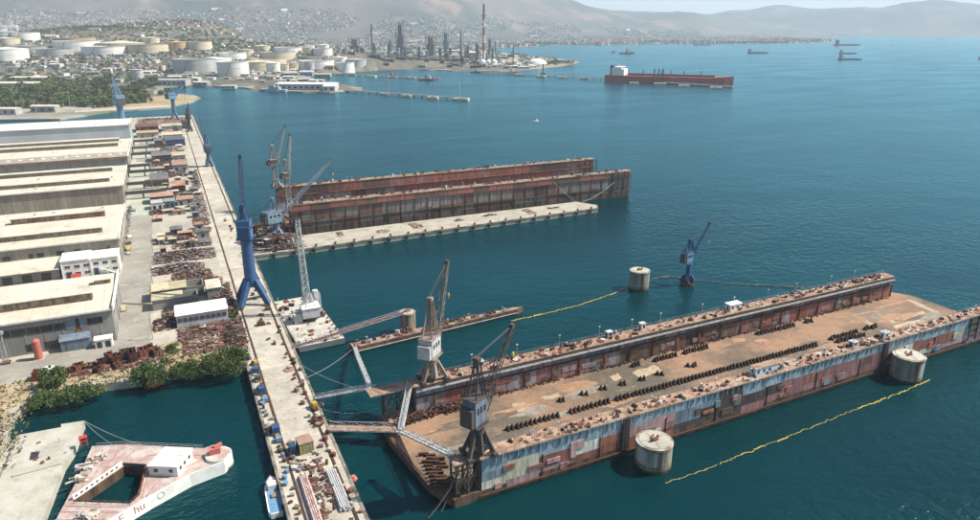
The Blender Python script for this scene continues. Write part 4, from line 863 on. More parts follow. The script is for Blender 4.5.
dolphin('lone round concrete dolphin out in the water beside the small blue crane', 196, 251, 4.7, 9.4, False)
dolphin('slim rust stained dolphin where the long truss gangway lands', 78.5, 250, 3.3, 9.2, True)
# ---- gangways
def gangway(label, pts, wd, m, truss=True, n=12, dark=dsteel):
    pts = [Vector(p) for p in pts]; r = thing('gangway', label, 'gangway', pts[0]); dk_, rl, tr = MB(), MB(), MB()
    for a, b in zip(pts, pts[1:]):
        d = b-a; u = Vector((d.y,-d.x,0)).normalized()*wd/2; k = max(3, int(d.length/2.2))
        dk_.bar(a, b, wd, .22)
        for s_ in (-1, 1):
            for i in range(k+1):
                q = a+d*i/k+u*s_; rl.bar(q, q+Vector((0,0,1.15)), .1)
                if truss and i < k: q2 = a+d*(i+1)/k+u*s_; tr.bar(q+Vector((0,0,1.15 if i % 2 else .05)), q2+Vector((0,0,.05 if i % 2 else 1.15)), .1)
            rl.bar(a+u*s_+Vector((0,0,1.15)), b+u*s_+Vector((0,0,1.15)), .14); rl.bar(a+u*s_-Vector((0,0,.15)), b+u*s_-Vector((0,0,.15)), .25)
    dk_.build('walkway', m, r, world=True); rl.build('handrail', lgrey, r, world=True)
    if truss: tr.build('truss', lgrey, r, world=True)
gangway('long thin truss gangway from the pier up to the round dolphin', [(31.6,248.6,3.3),(76.5,249.2,9.3)], 1.6, rustred)
gangway('light grey stair gangway from the pier to the big dock platform', [(31.8,206.5,3.3),(46,188.5,12.9)], 1.8, lgrey)
gangway('broad level gangway from the pier to the big dock corner', [(31.8,186.5,3.6),(50.5,175.2,4.6)], 3.2, decktop, dark=dsteel)
gangway('steep gangway rising along the front of the big dock to the far wing', [(51,174,4.7),(57.5,184.2,12.9)], 1.5, lgrey)
gangway('sloping gangway across the dock corner up to the near wing', [(51,173.6,4.7),(56.3,144.6,12.8)], 1.7, lgrey)
gangway('bent white gangway between the narrow pontoon and the big dock', [(53.5,240,2.75),(50.5,222,7),(46.2,189.5,12.95)], 1.2, lgrey)
o = thing('gangway_trestle', 'small white trestle holding the gangways at the dock corner', 'trestle', (50.8,174.6,3.0), 0); MB().box(-1,1,-1,1,1.35,1.55).build('top', lgrey, o)
for sx in (-.8,.8):
    for sy in (-.8,.8): MB().bar((sx,sy,0),(sx,sy,1.35),.2).build('leg', lgrey, o)
# ---- oil booms
def boom(label, px, m, r=.14, z=.08):
    pts = []
    q = [P(*p, 0) for p in px]
    for a, b in zip(q, q[1:]):
        n = max(2, int((b-a).length/1.2)); pts += [a.lerp(b, i/n) for i in range(n)]
    pts.append(q[-1]); sm = pts
    for _ in range(14): sm = [sm[0]]+[(sm[i-1]+sm[i]*2+sm[i+1])/4 for i in range(1, len(sm)-1)]+[sm[-1]]
    root = thing('floating_boom', label, 'boom', (sm[0].x, sm[0].y, 0)); k = 4
    for i in range(0, len(sm)-1, k):
        seg = sm[i:i+k+1]
        if len(seg) < 2: continue
        w_ = U(-.4,.4); seg = [s_+Vector((w_, U(-.4,.4), z)) for s_ in seg]
        MB().tube(seg, r*random.choice([.6,.7,.8,.8,1,1.5]), 7).build('float', m, root, world=True)
boom('yellow oil boom drifting along the near side between the two dolphins', [(664,483),(700,472),(742,455),(800,432),(846,413),(880,401),(905,391),(929,380)], yellow)
boom('yellow oil boom trailing from the narrow pontoon to the lone dolphin', [(512,321),(545,314),(580,305),(610,295),(634,285)], yellow, .24)
boom('dark green floating pipe from the lone dolphin past the blue crane', [(652,279),(670,276),(690,280),(730,284),(770,286),(803,288)], mat('pipe_green', (.10,.11,.07), (.2,.17,.1), s=.5, fine=2, fv=.3), .3)
# ---- mooring lines
def line(label, p, q, k, r=.07, m=rope_m, grp=None):
    pts = sag(p, q, k); solo(MB().tube(pts, r, 5), 'mooring_line', m, label, 'rope', tuple(pts[0]), grp)
line('mooring rope sagging from the jetty end to the brown dock', (256,398,3.5), (292,411.5,12), 2, .12); line('second mooring rope at the jetty end rising to the dock wall', (252,400,3.5), (240,411.5,17), .6, .1)
line('rope from the pier to the narrow pontoon', (32.2,222,3.3), (54,240,3), 1.2); line('upper rope between the pier and the dock platform', (32.2,232,3.3), (47,192,10), 1.6)
line('low rope from the pier to the dock corner', (32.2,192,3.3), (48.5,179,2.6), .8); line('slack rope drooping under the stair gangway', (32.2,199,3.3), (51,188,6), 2.4)
line('dark mooring chain hanging from the near dock corner', (56.2,141,9.5), tuple(P(428,518,.2)), 1, .22, dsteel); line('thick dark mooring cable beside the chain', (56,143,8.5), tuple(P(441,512,.2)), 1.2, .16, dsteel)
# ================================================================== CRANES
random.seed(5)
def crane(label, base, span, zleg, zcol, hs, tip, mm, hm=None, colr=2.0, pyr=False, jw=(2.4,1.0), jn=14, jr=.28, mast=9., back=3., boxjib=False, pivot=.5, group=None, hook=10., latcol=False, cw=None):
    bx, by, bz = base; r = thing('jib_crane', label, 'crane', base, 0, group); hm = hm or mm
    tx, ty, tz_ = tip[0]-bx, tip[1]-by, tip[2]-bz; dl_ = math.hypot(tx, ty) or 1; dv = Vector((tx/dl_, ty/dl_, 0)); sv = Vector((-dv.y, dv.x, 0)); sx, sy = span
    az = math.atan2(dv.y, dv.x)
    for a in (-1, 1):
        for b in (-1, 1):
            if pyr: lg_ = MB().bar((a*sx,b*sy,.5),(a*sx*.35,b*sy*.35,zleg),1.1,1.1,.9,.9).build('leg', mm, r)
            else: lg_ = MB().bar((a*sx,b*sy,.7),(a*sx*.25,b*sy*.25,zleg),1.5,2.4,1.9,3.0).build('leg', mm, r)
            MB().box(a*sx-.6,a*sx+.6,b*sy-1.5,b*sy+1.5,0,1.1).build('bogie', dsteel, lg_)
    if pyr:
        for a in (-1, 1): MB().box(-sx*.75,sx*.75,a*sy*.72-.3,a*sy*.72+.3,zleg*.35,zleg*.5).build('tie_beam', mm, r); MB().box(a*sx*.72-.3,a*sx*.72+.3,-sy*.75,sy*.75,zleg*.36,zleg*.49).build('tie_beam', mm, r)
        MB().cyl((0,0,1.2),(0,0,zleg),max(sx,sy)*.8,colr*1.1,n=4).build('skirt', mm, r)
    if latcol: MB().lat((0,0,zleg-.5),(0,0,zcol),colr*2,colr*1.6,6,.35).build('column', mm, r)
    else: MB().cyl((0,0,zleg-2.5 if not pyr else zleg-.5),(0,0,zcol),colr*1.08,colr,n=24).build('column', mm, r)
    MB().cyl((0,0,zcol),(0,0,zcol+.7),colr*1.35,n=24).build('slew_ring', dsteel, r)
    hl, hw, hh = hs; z0 = zcol+.7; hc = -dv*back
    house = MB().obox((hc.x,hc.y,z0+hh/2),(hl,hw,hh),(0,0,az)).build('machinery_house', hm, r)
    MB().obox((hc.x,hc.y,z0+hh+.13),(hl+.4,hw+.4,.25),(0,0,az)).build('house_roof', mm, house)
    for sgn in (-1, 1):
        for k in range(3): q = hc+dv*(hl*(k-1)*.28)+sv*sgn*(hw/2+.03); MB().obox((q.x,q.y,z0+hh*.62),(hl*.16,.06,hh*.25),(0,0,az)).build('window', glassd, house)
    cb = dv*(hl*.5-back+1.0)+sv*(hw*.35); cbo = MB().obox((cb.x,cb.y,z0+hh*.45),(2.2,2,2.4),(0,0,az)).build('operator_cab', hm, r); q = cb+dv*1.13; MB().obox((q.x,q.y,z0+hh*.5),(.06,1.6,1.2),(0,0,az)).build('cab_window', glassd, cbo)
    q = hc-dv*(hl/2+.7); MB().obox((q.x,q.y,z0+hh*.4),(1.4,hw*.9,hh*.7),(0,0,az)).build('counterweight', cw or dsteel, r)
    mt = Vector((0,0,z0+hh+mast))-dv*back*.3
    for sgn in (-1, 1):
        f = dv*1.0+sv*sgn*hw*.35; g = hc-dv*hl*.3+sv*sgn*hw*.35
        MB().lat(Vector((f.x,f.y,z0+hh*.9)), mt+sv*sgn*.5, 1.0, .7, 6, .2).build('mast_leg', mm, r)
        MB().bar(Vector((g.x,g.y,z0+hh)), mt+sv*sgn*.5, .35).build('mast_stay', mm, r)
    MB().obox(mt+Vector((0,0,.4)),(1.6,1.8,1.0),(0,0,az)).build('mast_head', mm, r)
    j0 = dv*(hl*pivot-back+.6)+Vector((0,0,z0+hh*.35)); tp = Vector((tx,ty,tz_))
    if boxjib:
        for sgn in (-1, 1): jo = MB().bar(j0+sv*sgn*.9, tp+sv*sgn*.45, .95,1.3,.6,.8).build('jib', mm, r)
        mb = MB(); [mb.bar((j0+(tp-j0)*k/10)+sv*.8,(j0+(tp-j0)*k/10)-sv*.8,.3) for k in range(1,10)]; mb.build('jib_brace', mm, r)
    else: jo = MB().lat(j0, tp, jw[0], jw[1], jn, jr).build('jib', mm, r)
    MB().tube([mt+Vector((0,0,.9)), tp], .09, 4).tube([mt+Vector((0,0,.9))+sv*.4, tp+sv*.3], .09, 4).build('stay_cable', dsteel, r)
    MB().obox(tp,(1.3,1.1,1.3),(0,0,az)).build('jib_head', dsteel, jo)
    MB().tube([tp+dv*.6, tp+dv*.6-Vector((0,0,hook))], .07, 4).build('hoist_rope', dsteel, r)
    q = tp+dv*.6-Vector((0,0,hook)); MB().obox(q-Vector((0,0,.5)),(.7,.5,1.0),(0,0,az)).cyl(q-Vector((0,0,1)),q-Vector((0,0,1.7)),.18,n=6).build('hook_block', yellow if hook < 12 else dsteel, r)
    mb = MB(); hw2 = hw/2+.6
    for k in range(9): q = hc+dv*(hl*(k-4)/8)+sv*hw2; mb.bar((q.x,q.y,z0),(q.x,q.y,z0+1.1),.08); q = hc+dv*(hl*(k-4)/8)-sv*hw2; mb.bar((q.x,q.y,z0),(q.x,q.y,z0+1.1),.08)
    a, b = hc-dv*hl/2, hc+dv*hl/2
    for sgn in (-1, 1): mb.bar(Vector((a.x,a.y,z0+1.1))+sv*sgn*hw2, Vector((b.x,b.y,z0+1.1))+sv*sgn*hw2, .08)
    mb.obox((hc.x,hc.y,z0-.08),(hl,hw+1.6,.14),(0,0,az)); mb.build('walkway', mm, r)
    return r
crane('tall blue portal crane with raised jib standing on the pier rails', (23.7,303,3.15), (5.7,6), 10.5, 29.5, (6.5,5.6,8), tuple(PY(240,156,312)), blue_m, mat('house_blue', (.10,.19,.32), (.07,.14,.25), s=.4, fine=1.5, fv=.2, streak=True), cw=blue_m, colr=2.4, boxjib=True, mast=6, back=.8, pivot=.1, hook=14)
crane('grey pyramid based crane on the far wing of the big dock', (66,185.9,12.95), (4.0,2.2), 6.4, 8.4, (6.4,4.6,6.2), tuple(PY(447,262,195)), mat('rusty_grey', (.30,.26,.23), (.20,.13,.10), s=.5, fine=1.5, fv=.3, streak=True), lgrey, colr=1.7, pyr=True, mast=12, back=1.4, hook=11, jr=.22, cw=lgrey)
crane('blue grey crane with lattice mast on the near wing of the big dock', (62.6,142.2,12.95), (3.6,2.1), 7.2, 9.5, (5,4.2,7.4), tuple(PY(512,326,150)), dsteel, bgrey, colr=1.6, pyr=True, mast=10, back=1.4, jr=.2, hook=8)
crane('small blue crane standing alone in the water beside the lone dolphin', (221,245.5,1.3), (1.6,1.6), 3.2, 9.5, (4,3.6,6), tuple(PY(710,223,247)), blue_m, lblue, colr=1.1, mast=5, back=1.6, jw=(1.2,.5), jr=.14, hook=9)
o = thing('crane_footing', 'small rusty footing in the water under the lone blue crane', 'footing', (221,245.5,0)); MB().cyl((0,0,-3),(0,0,1.2),3.2,n=14).build('caisson', rust, o); MB().cyl((0,0,1.2),(0,0,1.4),3.4,n=14).build('top', rustred, o)
crane('brown lattice crane with raised jib on the far wing of the rusty dock', (59.5,467,19.0), (2.6,2.2), 5, 14, (4.5,3.8,3.6), tuple(PY(285,126,470)), grey_s, dsteel, colr=1.6, pyr=True, mast=9, back=1, latcol=True, hook=12, jr=.2, jw=(2,.8))
crane('slim brown lattice crane right of the taller one at the rusty dock', (65,455,4.05), (2.6,2.6), 9, 22, (4.2,3.6,3.6), tuple(PY(290,135,458)), grey_s, dsteel, colr=1.5, pyr=True, mast=8, back=1, latcol=True, hook=12, jr=.2, jw=(2,.8))
crane('teal crane with low slanting jib at the head of the rusty dock', (48,396,3.0), (4,4), 6, 11, (9,7,6), tuple(PY(331,160,412)), bgrey, mat('teal_house', (.18,.27,.31), (.13,.19,.22), s=.4, fine=1.5, fv=.2), colr=1.8, mast=7, back=2, jr=.22, hook=8)
crane('thin blue dockside crane at the bend of the pier', (28,652,3.15), (2.2,3), 6, 12, (6,5,6), tuple(PY(200,118,665)), mat('slate_blue', (.10,.17,.26), (.08,.13,.20), s=.4, fine=1, fv=.2), colr=1.7, mast=9, back=1.5, jr=.35, hook=14)
crane('dark crane tower beside the yard end', (22,890,3.15), (2.2,3), 6, 14, (6,5,6), (24,900,34), dsteel, colr=1.7, mast=5, back=1.5, jr=.4, hook=8)
crane('slate blue crane with hammer head on the inlet quay', (9,1010,3.05), (4,4), 9, 27, (10,7,8), (24,1020,46), MATS['slate_blue'], lblue, colr=2.4, mast=4, back=2, jr=.5, hook=16)
crane('tall light blue crane rising behind the farthest warehouse', (-47,880,3.05), (5,5), 14, 34, (12,9,10), tuple(PY(112,75,886)), lblue, colr=3.4, mast=10, back=2, boxjib=True, hook=14)
# ---- floating crane barge beside the pier
CB = thing('crane_barge', 'pale square crane barge moored at the pier', 'barge', (42,277,0), .05)
MB().box(-9,9,-27,26,-1.5,2.0).build('hull', mat('weathered_white', (.56,.53,.46), (.44,.41,.35), s=.2, fine=1, fv=.15, c3=(.26,.18,.12), s3=.25, lo3=.6, hi3=.7), CB); MB().box(-8.6,8.6,-26.6,25.6,2.003,2.12).build('deck', MATS['weathered_white'], CB)
for i in range(13): inst('tyre_fender', fend, CB, (9,-24+4*i,1.2)); inst('bollard', bo, CB, (8.2,-24+4*i,2.1), (0,0,0), (.5,.5,.6))
clutter(CB, -8, 8, -26, 25, 2.12, 46, [rope_m], 1.2)
for i in range(6): MB().box(-8+2.6*i,-6+2.6*i,-25.5,-21,2.1,2.7+U(0,.5)).build('deck_beam', MATS['weathered_white'], CB)
r = thing('barge_crane', 'white lattice boom crane standing on the pale barge', 'crane', (43.5,276,2.12), 0)
MB().cyl((0,0,0),(0,0,2.2),3.2,n=20).build('turntable', dsteel, r); MB().box(-3.6,3.6,-4.6,2.4,2.2,6.4).build('machinery_house', lgrey, r); MB().ext([(-4.9,6.4),(2.6,6.4),(2.6,6.7),(-1,7.3),(-4.9,6.7)], -3.8, 3.8).build('house_roof', white_m, r); MB().box(-7,-3.7,-3.6,0,0,4.2).build('winch_house', lgrey, r)
MB().box(2,4,2.5,4.6,2.2,4.8).build('operator_cab', lgrey, r); MB().box(2.2,3.8,4.62,4.68,3.3,4.5).build('cab_window', glassd, r)
tp = PY(297,219,283)-Vector((43.5,276,2.12)); MB().lat((0,3.2,3.2), tp, 2.6, 1.4, 16, .3).build('jib', lgrey, r); MB().tube([(0,-2,12.5), tp],.09,4).build('stay_cable', dsteel, r)
for sx in (-2,2): MB().lat((sx,2,6.5),(sx*.3,-2,12.5),.9,.6,4,.18).build('mast_leg', lgrey, r); MB().bar((sx,-4,6.6),(sx*.3,-2,12.5),.3).build('mast_stay', lgrey, r)
MB().lat((4.6,5,0),(4.6,5,9.5),2.4,2.0,6,.22).build('lattice_tower', lgrey, r); MB().cyl((4.6,9.5,0),(4.6,9.5,9),1.3,n=14).build('vent_stack', lgrey, r); MB().obox(tp,(1.2,1,1.2),(0,0,0)).build('jib_head', dsteel, r)
# ================================================================== PIER CLUTTER
random.seed(31)
def machine(name, label, cat, x, y, l, wd, h, m, m2, rz=0, group=None, base=3.06):
    r = thing(name, label, cat, (x, y, base), rz, group); MB().box(-wd/2,wd/2,-l/2,l/2,0,h*.35).build('frame', m2, r); MB().box(-wd*.42,wd*.42,-l*.45,l*.1,h*.353,h).build('body', m, r); MB().cyl((-wd*.45,l*.28,h*.55),(wd*.45,l*.28,h*.55),h*.3,n=10).build('drum', m2, r); return r
for k, (px, py, l, wd, h, m) in enumerate([(256,372,4,2.2,2.2,blue_m),(258,380,3,2,1.8,dsteel),(262,392,4.5,2.4,2.4,blue_m),(265,401,3,2.2,1.6,lblue),(276,432,4.6,2.6,2.6,blue_m),(279,441,2.6,2,1.6,lblue),(293,452,4.4,2,3,blue_m)]):  # the last one, dark blue, is a solid stand-in for the olive crate's shadow
    q = P(px, py, 3); machine('winch_or_shadow', ['big dark blue winch unit at the far end of the left pier edge','black winch unit just below the first blue one','dark blue winch unit in the middle of the left pier edge','light blue winch unit beside the middle blue one','dark blue winch unit opposite the broad gangway','small light blue winch below the blue one opposite the gangway','dark blue block as the shadow beside the olive box on the pier'][k], 'winch', q.x, q.y, l, wd, h, m, dsteel, U(-.1,.1))
q = P(255,364,3); machine('yellow_loader', 'small yellow machine at the shore end of the pier edge', 'machine', q.x, q.y, 2.4, 1.6, 1.6, yellow, dsteel, .3)
q = P(322,410,3.1); machine('yellow_loader', 'yellow machine on the right pier edge by the stair gangway', 'machine', 30.4, 201, 3.2, 1.8, 2.2, yellow, ochre, .2)
cr = thing('olive_crate', 'square olive green crate on the pier near the pipe bundles', 'crate', (23.3,178.5,3.06), .1); MB().box(-2,2,-2.2,2.2,0,3.4).build('body', mat('olive_paint', (.30,.27,.13), (.24,.21,.10), s=.4, fine=1.5, fv=.15), cr); MB().box(-2.15,2.15,-2.35,2.35,3.403,3.6).build('lid', pinkroof, cr); [MB().box(-2.06+.98*i,-1.9+.98*i,-2.26,-2.203,.1,3.3).build('batten', MATS['olive_paint'], cr) for i in range(5)]
def crate(x, y, s, m, label, group, name='crate', cat='crate'):
    r = thing(name, label, cat, (x, y, 3.06), U(0,1.5), group); a, b, h = s
    MB().box(-a/2,a/2,-b/2,b/2,.15,h).build('body', m, r); MB().box(-a/2-.06,a/2+.06,-b/2-.06,b/2+.06,h+.003,h+.12).build('lid', m, r); MB().box(-a/2,a/2,-b/2,-b/2+.2,0,.147).box(-a/2,a/2,b/2-.2,b/2,0,.147).build('skid', dsteel, r)
for i in range(40):
    y = 140+i*2.7; crate(U(15,17.1), y, (U(.5,1.2),U(.5,1.5),U(.3,1.1)), random.choice([rust, lblue, slabm, grey_s, dsteel, drust, MATS['tan_scrap'], bgrey]), 'small crate or locker in the row along the left pier edge', 'gear along the left pier edge')
for i in range(38):
    y = 142+i*3.0
    if 184 < y < 190 or 246 < y < 251 or 205 < y < 208: continue
    crate(U(28.2,31.2) if i % 3 else U(26.8,28.2), y, (U(.5,1.4),U(.5,1.7),U(.4,1.3)), random.choice([rust, rustred, MATS['pink_scrap'], MATS['pink_scrap'], drust, PL['n'], slabm]), 'rusty or pinkish crate in the row along the right pier edge', 'gear along the right pier edge')
for i in range(40): crate(U(24,30.8), 255+i*5.2, (U(.6,2),U(.6,2.4),U(.4,1.2)), random.choice([rust, drust, rustred, roof_m, dsteel]), 'small rusty crate on the pier beyond the barge', 'gear on the far pier') if U(0,1) < .7 else None
# bundles of pipes
pp = MB().cyl((0,0,0),(0,22,0),.24,n=8).mesh('pipe', mat('red_white_pipe', (.48,.40,.37), (.40,.20,.17), s=.6, lo=.45, hi=.55, fine=1, fv=.2)); pw = MB().cyl((0,0,0),(0,18,0),.24,n=8).mesh('pipe', lgrey)
for nm, x0, y0, me, n in (('long bundle of red and grey pipes on the pier beside the left rail', 19.2, 144, pp, 5), ('long bundle of pale pipes on the pier near the right rail', 26.4, 147, pw, 6)):
    r = thing('pipe_bundle', nm, 'pipes', (x0, y0, 3.06))
    for i in range(n): inst('pipe', me, r, (i*.52, U(-.8,.8), .42)); inst('pipe', me, r, (i*.52+.26, U(-.8,.8), .87)) if i < n-1 else None
    for yy in (2,9,15): MB().box(-.4,n*.52,yy,yy+.3,0,.18).build('bearer', drust, r)
heap('deck_gear', 'rusty rods and chains beside the left pipe bundle', 22.2, 23.3, 140, 170, .6, 45, RW, 3.06, 2.2, 'gear'); heap('deck_gear', 'dark red gear strip left of the pale pipes', 25.2, 26.1, 150, 176, .9, 45, [2,3,6,1,1,2,0,0,1,1], 3.06, 2, 'gear')
heap('deck_gear', 'grey and rusty gear by the olive crate', 18.8, 21.5, 167, 184, .8, 32, LW, 3.06, 1.8, 'gear'); heap('deck_gear', 'dark clutter where the broad gangway lands', 28, 31, 189, 195, 1.2, 26, DW, 3.06, 2, 'gear')
r = thing('fender_ball', 'red ball fender hanging at the right pier edge near the bottom', 'fender', (33.0,160.5,2.0)); MB().cyl((0,0,-1),(0,0,0),.6,1.1,n=12).cyl((0,0,0),(0,0,1),1.1,.6,n=12).build('ball', salmon, r); MB().bar((0,0,1),(-1.2,0,1.1),.12).build('rope', rope_m, r)
r = thing('fender_ball', 'pink ball fender beside the yellow machine on the pier edge', 'fender', (32.9,203.5,2.2)); MB().cyl((0,0,-1),(0,0,0),.6,1.1,n=12).cyl((0,0,0),(0,0,1),1.1,.6,n=12).build('ball', PL['p'], r); MB().bar((0,0,1),(-1.2,0,1.0),.12).build('rope', rope_m, r)
r = thing('steel_disc', 'round rusty steel lid lying on the pier deck', 'steel lid', (27.4,231,3.06)); MB().cyl((0,0,0),(0,0,.3),1.9,n=20).build('plate', MATS['pink_scrap'], r); MB().cyl((0,0,.3),(0,0,.5),.5,n=10).build('boss', rust, r)
machine('winch_or_shadow', 'rusty winch on the pier below the tall blue crane', 'winch', 23.5, 276, 2.4, 3.2, 1.8, rust, drust)
# ================================================================== SHIP BUILDER
def hull_mb(L, Bm, D, dr, bow=.18, stern=.08, flare=0.0, sheer=0., n=16):
    vs_, fs_ = [], []
    for i in range(n+1):
        t = i/n
        wv = 1.0
        if t > 1-bow: wv = max(.02, 1-((t-(1-bow))/bow)**2)
        if t < stern: wv = .72+.28*(t/stern)
        zt = D+sheer*max(0,(t-.7)/.3)**2; x = (t-.5)*L
        for yy, zz in ((-wv*Bm/2*(1+flare*(t > .8)), zt), (-wv*Bm/2, 0), (-wv*Bm*.42, -dr), (wv*Bm*.42, -dr), (wv*Bm/2, 0), (wv*Bm/2*(1+flare*(t > .8)), zt)): vs_.append((x, yy, zz))
    for i in range(n):
        for j in range(6): fs_.append((i*6+j, (i+1)*6+j, (i+1)*6+(j+1) % 6, i*6+(j+1) % 6))
    mb = MB(); mb.add(vs_, fs_+[tuple(range(5,-1,-1)), tuple(range(n*6, n*6+6))]); return mb
def ship(name, label, cat, pos, rz, L, Bm, D, hm, sm, kind='cargo', group=None, bw=.16):
    r = thing(name, label, cat, pos, rz, group); k = L/100
    hull_mb(L, Bm, D, D*.3, bw, sheer=D*.25).build('hull', hm, r)
    MB().prism([(-L*.48,-Bm*.44),(L*.36,-Bm*.44),(L*.45,0),(L*.36,Bm*.44),(-L*.48,Bm*.44)], D-.2, D+.15*k).build('deck', tankred if kind in ('tanker','cargo') else navy, r)
    if kind in ('tanker','cargo'):
        hh = 16*k if kind == 'cargo' else 19
        ll = L*.10
        sb = MB().box(-L*.44,-L*.44+ll,-Bm*.4,Bm*.4,D,D+hh*.75).build('superstructure', sm, r); MB().box(-L*.42,-L*.42+ll*.6,-Bm*.48,Bm*.48,D+hh*.753,D+hh).build('bridge', sm, r); MB().box(-L*.42+ll*.6,-L*.42+ll*.6+.1*k,-Bm*.44,Bm*.44,D+hh*.82,D+hh*.94).build('bridge_window', glassd, r)
        MB().cyl((-L*.455,0,D),(-L*.455,0,D+hh*1.15),Bm*.09,n=10).build('funnel', dsteel, r); MB().bar((-L*.4,0,D+hh),(-L*.4,0,D+hh*1.35),.5*k).build('mast', sm, r)
        MB().box(-L*.32,L*.36,-Bm*.05,Bm*.05,D+.6,D+1.8*k).build('deck_pipe', rustred, r)
        for x in (-.2,-.05,.02,.12,.25): MB().bar((x*L,Bm*.1,D),(x*L,Bm*.1,D+8*min(k,1.6)),.6*k).build('derrick_post', lgrey if kind == 'cargo' else dsteel, r); MB().box(x*L-1.5*k,x*L+1.5*k,-Bm*.4,Bm*.4,D+.16*k,D+1.2).build('manifold', rust, r)
    elif kind == 'navy':
        MB().box(-L*.25,L*.15,-Bm*.36,Bm*.36,D,D+Bm*.4).build('superstructure', sm, r); MB().box(-L*.05,L*.12,-Bm*.3,Bm*.3,D+Bm*.403,D+Bm*.75).build('bridge', sm, r); MB().box(L*.12,L*.12+.2,-Bm*.28,Bm*.28,D+Bm*.55,D+Bm*.7).build('bridge_window', glassd, r); MB().lat((-L*.02,0,D+Bm*.7),(-L*.02,0,D+Bm*1.9),Bm*.16,.4,5,.25).build('mast', sm, r); MB().box(-L*.2,-L*.12,-Bm*.18,Bm*.18,D+Bm*.4,D+Bm*.8).build('funnel', sm, r); MB().cyl((L*.28,0,D),(L*.28,0,D+2),Bm*.15,n=10).bar((L*.28,0,D+1.5),(L*.36,0,D+2.2),.4).build('gun', sm, r)
    elif kind == 'tug':
        MB().box(-L*.05,L*.22,-Bm*.34,Bm*.34,D,D+Bm*.35).build('deckhouse', sm, r); MB().box(L*.03,L*.18,-Bm*.26,Bm*.26,D+Bm*.353,D+Bm*.7).build('wheelhouse', sm, r); MB().box(L*.18,L*.18+.15,-Bm*.22,Bm*.22,D+Bm*.45,D+Bm*.62).build('wheelhouse_window', glassd, r); MB().cyl((-L*.08,0,D),(-L*.08,0,D+Bm*.8),Bm*.1,n=8).build('funnel', rustred, r); MB().bar((L*.1,0,D+Bm*.7),(L*.1,0,D+Bm*1.3),.25).build('mast', sm, r)
    return r
a, b = P(606,81.5), P(733,85.5); mid = (a+b)/2; ang = math.atan2(b.y-a.y, b.x-a.x); L_ = (b-a).length
ship('oil_tanker', 'long red oil tanker with white bridge moored at the far oil jetty', 'tanker', (mid.x,mid.y,0), ang, L_, 44, 15, tankred, white_m, 'tanker')
for lb, px, py, wpx, kd, hm, sm, rz_ in [('dark cargo ship at anchor just off the far town, left of three', 758,53.5,21,'cargo',darkhull,navy,0),('low cargo ship at anchor, uppermost of the right trio',847,45.8,26,'cargo',darkhull,darkhull,0),('small cargo ship at anchor in the middle of the right trio',848,54,18,'cargo',darkhull,navy,0),('cargo ship at anchor, lowest of the right trio',850,60,24,'cargo',darkhull,navy,0),('white ferry like ship on the horizon at right',942,39.8,9,'cargo',navy,white_m,0),('ship cut by the right edge of the picture',983,59.5,10,'cargo',darkhull,darkhull,0),('grey supply ship with white bridge behind the tanker',627,54,15,'tug',darkhull,lgrey,0.2),('dark small vessel beside the supply ship',613,53,6,'tug',darkhull,dsteel,.5),('small white boat far off by the trio of ships',892,45.5,5,'tug',navy,white_m,.4),('grey ship moored off the far town shore',703,45.6,18,'cargo',navy,navy,0)]:
    q = P(px, py); d = math.hypot(q.x, q.y); L_ = wpx/PXM(py); ship('anchored_ship', lb, 'ship', (q.x,q.y,0), -YAW+rz_, L_, L_*.15 if kd == 'cargo' else L_*.3, max(3, L_*.045) if kd == 'cargo' else L_*.1, hm, sm, kd)
q0, q1 = P(252,90.5), P(290,92); mid = (q0+q1)/2; ship('patrol_ship', 'grey naval patrol ship moored beside the long white quay shed', 'ship', (mid.x+4,mid.y-12,0), math.atan2(q1.y-q0.y, q1.x-q0.x)+math.pi, 62, 10, 4.5, navy, navy, 'navy')
q = P(427,80.5); ship('tug_boat', 'orange brown tug with white wheelhouse at the second oil jetty', 'tug', (q.x,q.y,0), -.6, 40, 12, 4, rustred, lgrey, 'tug')
q = P(391,76); ship('tug_boat', 'small maroon tug alongside the second oil jetty', 'tug', (q.x,q.y,0), -.7, 28, 8, 3, rustred, PL['p'], 'tug')
q = P(476,72.8); ship('tug_boat', 'dark tug moored at the refinery quay', 'tug', (q.x,q.y,0), -.5, 30, 9, 3.5, darkhull, lgrey, 'tug')
q = P(512,73.5); ship('tug_boat', 'red and white tug at the refinery quay tip', 'tug', (q.x,q.y,0), -.3, 36, 10, 4, red_m, white_m, 'tug')
q = P(536,121.5); ship('motor_boat', 'tiny white motor boat alone on the open water', 'boat', (q.x,q.y,0), 0, 8, 2.8, 1, white_m, white_m, 'tug')
# small white and blue boat at the pier
bt = thing('motor_boat', 'small white and blue boat moored left of the pier', 'boat', (12.0, 163.4, 0), math.radians(88))
hull_mb(15.5, 4.0, 1.5, .6, .3, sheer=.6).build('hull', white_m, bt); MB().prism([(-7.4,-1.6),(3.2,-1.6),(3.2,1.6),(-7.4,1.6)], 1.4, 1.56).build('deck', mat('boat_blue_deck', (.16,.30,.46), (.12,.24,.38), s=.5, fine=2, fv=.15), bt); MB().prism([(3.3,-1.5),(5.2,-1.2),(6.6,0),(5.2,1.2),(3.3,1.5)], 1.5, 2.3).build('fore_cabin', white_m, bt); MB().box(2.2,4.4,-1.1,1.1,1.56,3.0).build('wheelhouse', white_m, bt); MB().box(4.42,4.48,-.9,.9,2.35,2.9).build('windscreen', glassd, bt); MB().box(-1.5,.2,-.6,.6,1.56,2.1).build('engine_box', MATS['tan_scrap'], bt); railing(bt, [(5,-1.4,2.1),(7.2,0,2.2),(5,1.4,2.1)], .7, .8, lgrey, .05)
